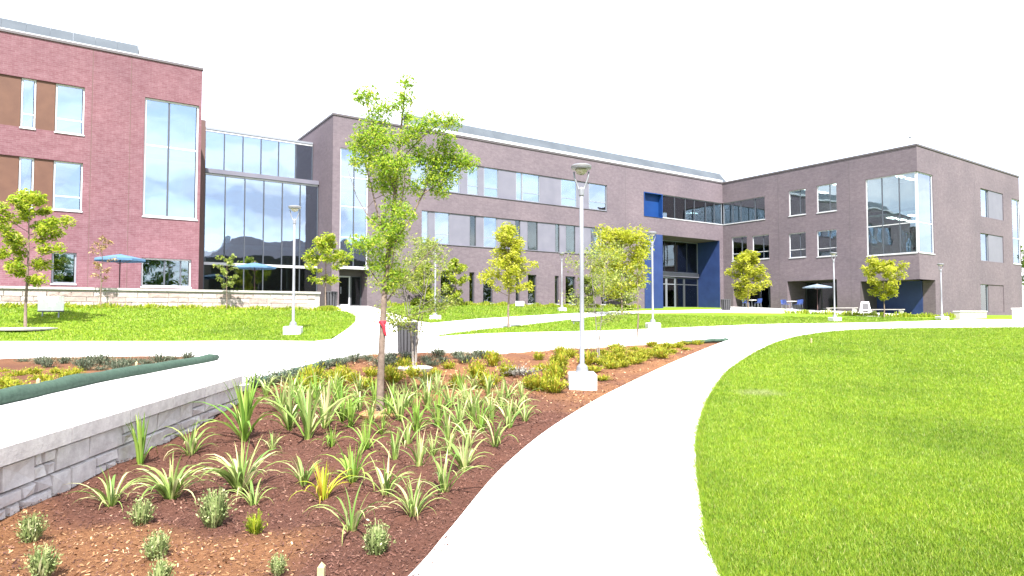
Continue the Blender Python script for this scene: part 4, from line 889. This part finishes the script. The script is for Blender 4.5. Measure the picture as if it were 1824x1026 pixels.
def lily(px, py, hpx, n=12, mix=(.4, .4, .2), m='strap', label=None, group='lily plants in the middle rows of the bed'):
    p = ground(px, py); p.z = Tz(p.x, p.y) + float(bedbump(p.x, p.y)) - .01; h = hpx * p.y / FPX * 1.12
    t = thing('lily_plant', label or 'strap leaved green lily plant in the crowded middle rows of the mulch bed', 'plant', p, random.uniform(0, 6.28), group)
    for i in range(n):
        k = random.choices(('up', 'arch', 'flop'), mix)[0]; s = h * random.uniform(.7, 1.08) * {'up': .98, 'arch': 1.15, 'flop': 1.0}[k]
        a = i * 2.4 + random.uniform(-.4, .4); r = .045 * random.random()
        w = s * random.uniform(.46, .74)
        obj('leaf', random.choice(SM[m][k]), t, (math.cos(a) * r, math.sin(a) * r, 0), (random.uniform(-.1, .1), 0, a), (s, w * 1.25, s))
    return t
front_l = [(250, 828, 84, 9, (1, .0, .1), 'strap_bright', 'narrow upright bright green plant close against the stone wall'),
 (197, 898, 72, 15, (.3, .4, .4), 'strap', 'lily plant with a green centre and flopping leaves at the foot of the wall'),
 (305, 884, 82, 26, (.1, .6, .3), 'strap', 'large weeping clump of arching leaves near the stone wall'),
 (340, 805, 62, 14, (.4, .4, .3), 'strap', 'lily plant near the wall behind the weeping clump'),
 (436, 785, 112, 20, (.8, .3, .1), 'strap_bright', 'tall upright leafy plant at the far end of the stone wall'),
 (428, 872, 92, 24, (.3, .6, .1), 'strap', 'bushy arching lily plant with dense green leaves in front of the tall upright plant'),
 (452, 893, 50, 12, (.3, .4, .4), 'strap', 'short lily plant touching the bushy arching one, side leaf pointing right'),
 (575, 884, 66, 14, (.7, .4, .1), 'strap_gold', 'yellow green lily plant with orange leaf bases'),
 (540, 860, 58, 13, (.4, .5, .2), 'strap', 'pale lily plant just left of the yellow green one'),
 (628, 858, 80, 16, (.4, .5, .2), 'strap_bright', 'lily plant with a bright upright centre right behind the yellow green one'),
 (626, 938, 92, 8, (.5, .4, .2), 'strap', 'lily plant with few broad leaves, one lying forward, in the front row'),
 (688, 876, 70, 10, (.4, .5, .2), 'strap', 'lily plant with one broad arched leaf in the second row'),
 (737, 912, 70, 18, (.4, .3, .5), 'strap', 'front lily plant with leaves curling onto the mulch'),
 (790, 874, 74, 13, (.5, .3, .3), 'strap', 'lily plant nearest the curved path in the second row'),
 (826, 836, 70, 14, (.3, .5, .2), 'strap', 'lily plant with pale arching leaves near the curved path'),
 (935, 748, 44, 9, (.4, .4, .2), 'strap', 'small lily plant farthest right at the path side')]
for q in front_l: lily(q[0], q[1], q[2], int(q[3] * 1.8), q[4], q[5], q[6], None)
rows_l = [(485, 798, 34), (515, 764, 92), (548, 778, 108), (578, 762, 84), (610, 744, 70), (652, 796, 64), (702, 816, 62), (746, 830, 68), (772, 806, 46), (882, 794, 62), (856, 766, 64), (906, 760, 58), (820, 764, 64), (780, 756, 66), (742, 766, 64), (712, 748, 66), (762, 728, 60),
          (802, 726, 54), (850, 730, 54), (892, 726, 52), (640, 728, 50), (604, 716, 50), (562, 714, 54), (522, 706, 50), (474, 702, 44), (742, 706, 48), (700, 720, 48), (590, 790, 40), (680, 770, 50), (835, 790, 50), (660, 752, 46), (545, 740, 60), (918, 735, 48), (870, 700, 42), (820, 700, 44), (780, 700, 44), (500, 730, 66), (534, 722, 58), (585, 734, 60), (624, 758, 60), (725, 786, 52), (798, 780, 58), (842, 748, 56), (876, 742, 52), (692, 742, 50), (726, 722, 52), (830, 716, 48), (905, 706, 44), (930, 716, 42), (595, 696, 46), (640, 700, 44), (560, 690, 42), (760, 690, 42), (845, 690, 40), (800, 800, 48), (668, 716, 46)]
bands = (('row nearer than the tree', 785, 999), ('row just before the tree foot', 752, 785), ('row level with the tree foot', 727, 752), ('row behind the tree foot', 0, 727))
rlab = {}
for bn, b0, b1 in bands:
    row = sorted([q for q in rows_l if b0 <= q[1] < b1], key=lambda q: -q[0])
    for k, q in enumerate(row): rlab[q] = '%slily plant %s from the path, %s' % ('tall ' if q[2] > 80 else 'small ' if q[2] < 47 else '', nth(k), bn)
for px, py, h in rows_l: lily(px, py, h, random.randint(16, 23), random.choice(((.6, .4, .1), (.4, .5, .2), (.7, .3, .1))), random.choice(('strap', 'strap', 'strap_bright')), rlab[(px, py, h)])

def tuft_mesh(name, n, h, r, m, wid=.012, spread=.6, seed=1, leafy=0):
    g = np.random.default_rng(seed); V = []
    a = g.uniform(0, 2 * np.pi, n); rr = r * .35 * np.sqrt(g.random(n)); base = np.stack([np.cos(a) * rr, np.sin(a) * rr, np.zeros(n)], -1)
    ta = a + g.normal(0, .5, n); tr = r * g.uniform(.2, 1.0, n) * spread * 1.6; hh = h * g.uniform(.5, 1.05, n) * (1 - .35 * (tr / (r * 1.6 * spread + 1e-6)) ** 2)
    tip = np.stack([np.cos(ta) * tr, np.sin(ta) * tr, hh], -1); mid = (base + tip) / 2 + np.stack([np.zeros(n), np.zeros(n), hh * .12], -1)
    wv = np.stack([-np.sin(ta), np.cos(ta), np.zeros(n)], -1) * wid
    V.append(np.stack([base - wv * .5, mid - wv, tip, mid + wv], 1))
    if leafy:
        k = leafy; idx = g.integers(0, n, k); q = g.uniform(.25, 1, k)[:, None]; p = base[idx] * (1 - q) + tip[idx] * q + g.normal(0, .012, (k, 3)) * (r / .15)
        d = g.normal(0, 1, (k, 3)); d[:, 2] = np.abs(d[:, 2]) * .9 + .2; d /= np.linalg.norm(d, axis=1)[:, None]; s = np.cross(d, g.normal(0, 1, (k, 3))); s /= np.linalg.norm(s, axis=1)[:, None]
        ll = (wid * 3.2 * g.uniform(.6, 1.3, k))[:, None]; V.append(np.stack([p, p + d * ll * .5 + s * ll * .22, p + d * ll, p + d * ll * .5 - s * ll * .22], 1))
    return fastmesh(name, np.concatenate(V).reshape(-1, 3), None, m, 4)
herb = [tuft_mesh('foliage', 110, 1.0, .55, M['leaf_grey'], .03, .55, s, 480) for s in (1, 2, 3)]
herb_y = tuft_mesh('foliage', 90, 1.0, .5, M['leaf_lime'], .035, .6, 5, 200)
for px, py, h, me, lb in ((55, 960, 50, 0, 'grey green herb tuft at the foot of the stone wall'), (76, 1022, 58, 1, 'grey green herb tuft at the bottom left corner'), (252, 930, 46, 2, 'grey green herb tuft in front of the flopping lily by the wall'), (381, 932, 64, 0, 'upright blue green herb tuft left of the bushy lily'),
                      (455, 945, 40, 3, 'small yellow green herb tuft alone in the front mulch'), (279, 992, 52, 1, 'pale herb tuft in the straw patch'), (672, 982, 56, 2, 'pale spiky herb tuft nearest the curved path'), (495, 1016, 36, 0, 'small pale herb tuft at the bottom edge'), (285, 1040, 50, 2, 'herb tuft cut by the bottom edge below the straw patch')):
    p = ground(px, py); k = h * p.y / FPX * 1.1; me = herb_y if me == 3 else herb[me]
    o = obj('herb_tuft', me, None, p + Vector((0, 0, -.03)), (0, 0, random.uniform(0, 6)), (k * 1.05, k * 1.05, k)); tag(o, lb, 'plant', 'small herb tufts in the front of the bed')
mound = [tuft_mesh('foliage', 90, .42, .34, M['leaf_mound'], .02, .8, s, 420) for s in (11, 12, 13)]
shrub = [tuft_mesh('foliage', 70, .42, .40, M['leaf_dark'], .016, .9, s, 620) for s in (21, 22, 23)]
mounds = []
MP = ((535, 695), (556, 688), (600, 690), (628, 680), (655, 690), (700, 680), (735, 672), (760, 685), (780, 668), (800, 655), (815, 690), (845, 672), (870, 690), (905, 668), (880, 650), (940, 690), (965, 694), (960, 660), (990, 672), (990, 698), (985, 645), (1000, 655), (1012, 636), (1000, 632), (960, 640), (1085, 640), (1100, 630), (1120, 640), (1140, 632), (1155, 625), (1130, 622),
               (1175, 628), (1190, 620), (1090, 655), (1060, 660), (1110, 652), (1150, 640), (1210, 618), (1225, 622), (1245, 613), (1180, 636), (1070, 628), (720, 655), (690, 662), (1080, 648), (1105, 641), (1135, 646), (1165, 632), (1200, 628), (1128, 634), (1068, 645), (1160, 616), (1220, 613), (1100, 622), (1050, 648), (660, 668), (620, 665), (590, 672), (1075, 675), (985, 668), (1062, 632))
mlab = {}
for txt, lo, hi, sg in (('golden green perennial left of the bed tree, %s from its trunk', 0, 676, -1), ('golden green perennial right of the bed tree, %s from its trunk', 676, 880, 1), ('golden green perennial left of the bed lamp, %s from its footing', 880, 1037, -1), ('low golden groundcover right of the bed lamp, %s from its footing', 1037, 1400, 1)):
    for k, q in enumerate(sorted([q for q in MP if lo <= q[0] < hi], key=lambda q: sg * q[0])): mlab[q] = txt % nth(k)
for px, py in MP:
    p = ground(px + random.uniform(-4, 4), py); s = random.uniform(.45, .95) * (1.15 if px > 1050 else 1.0)
    o = obj('perennial_mound', random.choice(mound), None, p + Vector((0, 0, -.04)), (0, 0, random.uniform(0, 6)), (s, s, s * random.uniform(.9, 1.5) * (.55 if px > 1050 else 1)))
    tag(o, mlab[(px, py)], 'plant', 'golden green perennials in the back of the bed' if px < 1050 else 'groundcover plants at the tip of the bed')
SP = ((455, 684), (478, 680), (500, 675), (525, 668), (550, 661), (580, 653), (605, 647), (632, 640), (655, 638), (690, 640), (705, 646), (700, 634), (725, 637), (760, 640), (780, 632), (790, 641), (815, 634), (830, 642), (850, 633), (870, 634), (770, 648), (682, 650))
slab = {q: 'low dark shrub on the back bed edge, %s from the wall end' % nth(k) for k, q in enumerate(sorted(SP))}
for px, py in SP:
    p = ground(px, py + 3); s = random.uniform(.55, .85); o = obj('dark_shrub', random.choice(shrub), None, p + Vector((0, 0, -.03)), (0, 0, random.uniform(0, 6)), (s, s, s * random.uniform(.7, 1.1)))
    tag(o, slab[(px, py)], 'shrub', 'dark shrubs along the back edge of the bed')
LP_ = ((40, 650), (72, 652), (85, 658), (115, 651), (140, 655), (160, 657), (185, 654), (205, 660), (225, 657), (245, 651), (262, 655), (285, 651), (305, 648), (335, 645), (180, 664), (215, 668), (150, 664))
llab = {q: 'dark shrub in the left bed, %s from the far tube end' % nth(k) for k, q in enumerate(sorted(LP_, reverse=True))}
for px, py in LP_:
    p = ground(px, py, TP); s = random.uniform(.34, .6); o = obj('dark_shrub', random.choice(shrub), None, p + Vector((0, 0, .02)), (0, 0, random.uniform(0, 6)), (s, s, s * random.uniform(.8, 1.5)))
    tag(o, llab[(px, py)], 'shrub', 'dark shrubs in the left bed')
GP = ((8, 690), (30, 676), (60, 670), (20, 700), (5, 668), (115, 676), (130, 672), (90, 690), (45, 700), (100, 668), (75, 684))
glab = {q: 'golden orange plant in the left bed, %s from the picture edge' % nth(k) for k, q in enumerate(sorted(GP))}
for px, py in GP:
    p = ground(px, py, TP); s = random.uniform(.35, .65); o = obj('perennial_mound', random.choice(mound), None, p + Vector((0, 0, .02)), (0, 0, random.uniform(0, 6)), (s, s, s * .7))
    tag(o, glab[(px, py)], 'plant', 'golden plants in the left bed')
p = ground(925, 668); o = obj('silver_plant', tuft_mesh('foliage', 90, .2, .5, M['leaf_silver'], .018, 1.0, 31, 400), None, p, (0, 0, 1), (1, .8, 1)); tag(o, 'flat silvery white plant left of the bed lamp', 'plant')
# yellowish growth at the foot of the terrace wall and under the grey facade
def fringe(name, label, pts, n, hgt, m):
    V = []; k = len(pts) - 1
    i = rng.integers(0, k, n); q = rng.random(n); A = np.array([(p[0], p[1]) for p in pts]); c = A[i] * (1 - q[:, None]) + A[i + 1] * q[:, None] + rng.normal(0, .22, (n, 2))
    z = T(c[:, 0], c[:, 1]); h = hgt * rng.uniform(.4, 1.2, n) * (.6 + .5 * np.sin(c[:, 0] * 2.3) ** 2); a = rng.uniform(0, 6.28, n); w = .035
    b0 = np.stack([c[:, 0], c[:, 1], z], -1); dv = np.stack([np.cos(a) * w, np.sin(a) * w, 0 * a], -1); tp = b0 + np.stack([rng.normal(0, .08, n), rng.normal(0, .08, n), h], -1)
    return tag(obj(name, fastmesh(name, np.stack([b0 - dv, b0 + dv, tp + dv * .6, tp - dv * .6], 1).reshape(-1, 3), None, m, 4)), label, 'plants', None, 'stuff')
fringe('foundation_planting', 'yellow green planting along the foot of the terrace wall', [B2W(-22, -9.5), B2W(-3.6, -9.5), B2W(-2.9, -8.5)], 4200, .20, M['leaf_lime'])
fringe('foundation_planting', 'green planting along the foot of the grey facade', [B2W(4, -.9), B2W(29, -.9)], 3600, .32, M['leaf_lime'])
fringe('foundation_planting', 'pale grass strip along the plaza edge before the right wing', A_([(1400, 557.5), (1500, 561), (1600, 564), (1700, 566)]), 1500, .3, M['leaf_lime'])

# ------------------------------------------------------------------ street furniture and small things
def bin_(loc, w, h, label, slats=18):
    t = thing('litter_bin', label, 'litter bin', loc, .3, None)
    MB().lathe([(w * .40, .04), (w * .44, h * .93)], 18).build('liner', M['black'], t)
    MB().lathe([(w * .36, h * .93), (w * .53, h * .94), (w * .53, h * .985), (w * .40, h)], 20).build('rim', M['char'], t)
    MB().lathe([(w * .46, 0), (w * .46, .05)], 18).build('base', M['char'], t)
    sl = MB().add([(-.028 * w / .6, w * .455, .05), (.028 * w / .6, w * .455, .05), (.04 * w / .6, w * .5, h * .93), (-.04 * w / .6, w * .5, h * .93), (-.028 * w / .6, w * .475, .05), (.028 * w / .6, w * .475, .05), (.04 * w / .6, w * .52, h * .93), (-.04 * w / .6, w * .52, h * .93)], [(0, 1, 2, 3), (7, 6, 5, 4), (0, 4, 5, 1), (2, 6, 7, 3), (1, 5, 6, 2), (0, 3, 7, 4)]).mesh('slat', M['char'])
    for k in range(slats): obj('slat', sl, t, None, (0, 0, 2 * math.pi * k / slats))
    return t
bin_(ground(726, 629) , .60, .92, 'dark slatted litter bin behind the sparse tree')
p = ground(589, 549); bin_(p, .75, 1.0, 'dark litter bin beside the left entrance door', 14)
bin_(ground(1293, 553), .8, 1.0, 'dark litter bin at the plaza by the blue entrance', 14)

def umbrella(loc, label, m, h=2.6, r=1.22):
    t = thing('patio_umbrella', label, 'umbrella', loc, .2, 'patio umbrellas')
    MB().tube([(0, 0, 0), (0, 0, h)], .028, 8).build('pole', M['brown_trim'], t, smooth=True)
    mb = MB(); n = 8; vs_ = [(0, 0, h)]
    for rr, zz in ((.5, .12), (1.0, .26), (1.0, .36)): vs_ += [(r * rr * math.cos(2 * math.pi * k / n), r * rr * math.sin(2 * math.pi * k / n), h - zz) for k in range(n)]
    fs = [(0, 1 + k, 1 + (k + 1) % n) for k in range(n)] + [(1 + i * n + k, 1 + (i + 1) * n + k, 1 + (i + 1) * n + (k + 1) % n, 1 + i * n + (k + 1) % n) for i in range(2) for k in range(n)]
    mb.add(vs_, fs); mb.build('canopy', m, t)
    MB().lathe([(.05, h), (.04, h + .05), (.01, h + .09)], 8).build('finial', M['brown_trim'], t)
    MB().lathe([(.28, 0), (.26, .08), (.05, .1)], 14).build('base', M['char'], t)
    for k in range(n):
        a = 2 * math.pi * k / n; MB().tube([(.03 * math.cos(a), .03 * math.sin(a), h - .5), (.55 * r * math.cos(a), .55 * r * math.sin(a), h - .23)], .008, 4).build('rib', M['brown_trim'], t)
umbrella(B2W(-13.0, -6.3, 2.5), 'open blue umbrella on the terrace before the red brick wall', M['canvas'], 2.08, 1.18)
umbrella(B2W(-5.9, -3.5, 2.5), 'open blue umbrella on the terrace before the glass link', M['canvas'], 2.15, 1.22)
p = B2W(X2 - 3.6, -12.6); umbrella(Vector((p.x, p.y, Tz(p.x, p.y))), 'open pale umbrella on the plaza at the right wing', M['canvas_pale'], 2.4, 1.2)

def table(loc, label):
    t = thing('round_table', label, 'table', loc, 0, 'tables on the plaza')
    MB().lathe([(.0, .70), (.45, .70), (.46, .72), (.45, .74), (.0, .745)], 20).build('tabletop', M['sign'], t); MB().tube([(0, 0, 0), (0, 0, .7)], .04, 8).build('leg', M['alu'], t); MB().lathe([(.28, 0), (.26, .03), (.04, .05)], 14).build('foot', M['alu'], t)
def make_chair():
    t = thing('plaza_chair', '', 'chair')
    MB().box(-.22, .22, -.22, .22, .43, .46).build('seat', M['chair'], t)
    MB().add([(-.21, .20, .5), (.21, .20, .5), (.2, .29, .88), (-.2, .29, .88), (-.21, .225, .5), (.21, .225, .5), (.2, .315, .88), (-.2, .315, .88)], [(0, 1, 2, 3), (7, 6, 5, 4), (0, 4, 5, 1), (2, 6, 7, 3), (1, 5, 6, 2), (0, 3, 7, 4)]).build('backrest', M['chair'], t)
    for sx in (-1, 1):
        for sy in (-1, 1): MB().tube([(sx * .22, sy * .22, 0), (sx * .19, sy * .19, .43)], .013, 6).build('leg', M['alu'], t)
        MB().tube([(sx * .19, .19, .43), (sx * .205, .21, .55)], .013, 6).build('back_post', M['alu'], t)
    return t
ch0 = make_chair(); fc = True
for (y, dx), lb in zip(((-5.0, -2.2), (-9.4, -2.4)), ('white table with blue chairs at the bushy yellow tree', 'white table with blue chairs before the dark recess')):
    w = B2W(X2 + dx, y); c = Vector((w.x, w.y, Tz(w.x, w.y) + .02)); table(c, lb)
    for k in range(4):
        a = k * math.pi / 2 + .5; o = ch0 if fc else copy_tree(ch0); fc = False
        o.location = c + Vector((math.sin(a) * .78, -math.cos(a) * .78, 0)) ; o.rotation_euler = (0, 0, a + math.pi)
        tag(o, ('front right', 'back right', 'back left', 'front left')[k] + ' blue chair at the table ' + ('by the bushy yellow tree' if y > -6 else 'before the dark recess'), 'chair', 'blue chairs ' + ('by the yellow tree' if y > -6 else 'before the recess'))

# white notice boards
def board(loc, w, h, lift, label, rz=0):
    t = thing('notice_board', label, 'sign', loc, rz)
    MB().box(-w / 2, w / 2, -.03, .03, lift, lift + h).build('board', M['sign'], t); MB().box(-w / 2, w / 2, -.04, .04, lift - .05, lift - .002).build('shadow_strip', M['char'], t)  # charcoal strip stands in for the shadow along the board's bottom edge
    for s in (-1, 1): MB().box(s * w * .32 - .02, s * w * .32 + .02, -.02, .02, -.1, lift - .05).build('leg', M['alu'], t)
p = ground(90, 566); board(p, 45 * p.y / FPX, 26 * p.y / FPX, .28, 'white notice board on short legs on the left lawn')
p = ground(1028, 579); board(p, 22 * p.y / FPX, 13 * p.y / FPX, .22, 'white notice board on the middle lawn beside the bed lamp pole', .4)
p = ground(926, 548); board(p, 15 * p.y / FPX, 8 * p.y / FPX, .15, 'small white notice board at the grey facade')
t = thing('sandwich_board', 'white a frame sandwich board by the recessed corner', 'sign', ground(1541, 559), -.3)
for s in (-1, 1):
    mb = MB(); f = lambda a, d, z, s=s: (a * (1 - .35 * z), s * (.30 - .26 * z) + d, z)
    mb.box(-.42, -.30, -.02, .02, 0, 1.0, f); mb.box(.30, .42, -.02, .02, 0, 1.0, f); mb.box(-.30, .30, -.02, .02, .88, 1.0, f); mb.box(-.30, .30, -.02, .02, .25, .34, f)
    fr = mb.build('frame', M['sign'], t); MB().box(-.30, .30, -.008, .008, .34, .88, f).build('panel', M['char'], fr)
# low pale walls and benches on the right
def seat_wall(px0, px1, py, h, label):
    a = ground(px0, py); b_ = ground(px1, py); b_ = a + Ux * ((b_.x - a.x) / Ux.x); n = (b_ - a).length
    t = thing('seat_wall', label, 'low wall', Vector((a.x, a.y, min(Tz(a.x, a.y), Tz(b_.x, b_.y)))), math.atan2(b_.y - a.y, b_.x - a.x))
    MB().box(0, n, 0, .4, -.2, h).build('wall', M['kerb_stone'], t); MB().box(-.03, n + .03, -.04, .44, h + .001, h + .09).build('cap', M['concrete'], t)
seat_wall(1710, 1802, 566, .42, 'pale low seat wall before the end of the right wing')
seat_wall(1816, 1850, 571, .75, 'pale stone pier wall at the right edge of the picture')
for k, (y, xx) in enumerate(((-14.0, -2.2), (-17.6, -1.8))):
    w = B2W(X2 + xx, y); t = thing('bench', ('long white bench left of the sandwich board', 'long white bench under the small yellow tree')[k], 'bench', Vector((w.x, w.y, Tz(w.x, w.y))), TH - math.pi / 2)
    MB().box(-1.3, 1.3, -.2, .2, .30, .37).build('seat', M['kerb_stone'], t)
    for s in (-1.1, 1.1): MB().box(s - .12, s + .12, -.16, .16, -.1, .299).build('leg', M['kerb_stone'], t)

# green erosion tubes and stakes
def sock(pts, r, label, f=None, lift=.06):
    P3 = [Vector((p.x, p.y, float((f or T)(p.x, p.y)) + lift + random.uniform(-.012, .012))) for p in spline(pts, 6)]
    n = len(P3); o = MB().tube(P3, [r * (.6 if i in (0, n - 1) else random.uniform(.9, 1.08)) for i in range(n)], 12).build('erosion_tube', M['sock'], None, smooth=True); return tag(o, label, 'erosion tube', 'green erosion tubes')
sock([Vector((-5.35, 4.2, 0))] + [p + Vector((-.05, .05, 0)) for p in sock_line], .105, 'long green fabric tube edging the left bed beside the walk', TP, .10)
sock([sB[i] for i in (36, 31, 26, 22)][:0] or A_([(448, 690), (500, 676), (560, 657), (610, 645)]), .075, 'green fabric tube at the back edge of the bed past the wall end')
sock(A_([(1296, 608), (1262, 610), (1215, 613)]), .07, 'short dark fabric tube at the pointed tip of the bed')
def stake(px, py, h, label, f=None):
    p = ground(px, py, f); mb = MB(); mb.box(-.02, .02, -.02, .02, -.1, h); mb.add([(-.02, -.02, h), (.02, -.02, h), (.02, .02, h), (-.02, .02, h), (0, 0, h + .03)], [(0, 1, 4), (1, 2, 4), (2, 3, 4), (3, 0, 4)])
    o = mb.build('wooden_stake', M['wood'], None, p, smooth=False); o.rotation_euler = (random.uniform(-.08, .08), random.uniform(-.08, .08), random.uniform(0, 1)); tag(o, label, 'stake', 'wooden stakes')
stake(70, 703, .2, 'pale wooden stake in the left bed near the picture edge', TP); stake(242, 667, .22, 'pale wooden stake in the left bed close to the green tube', TP)
stake(572, 1030, .07, 'wooden stake at the bottom edge of the mulch bed'); stake(1445, 612, .16, 'pale stake at the curved edge of the right lawn')
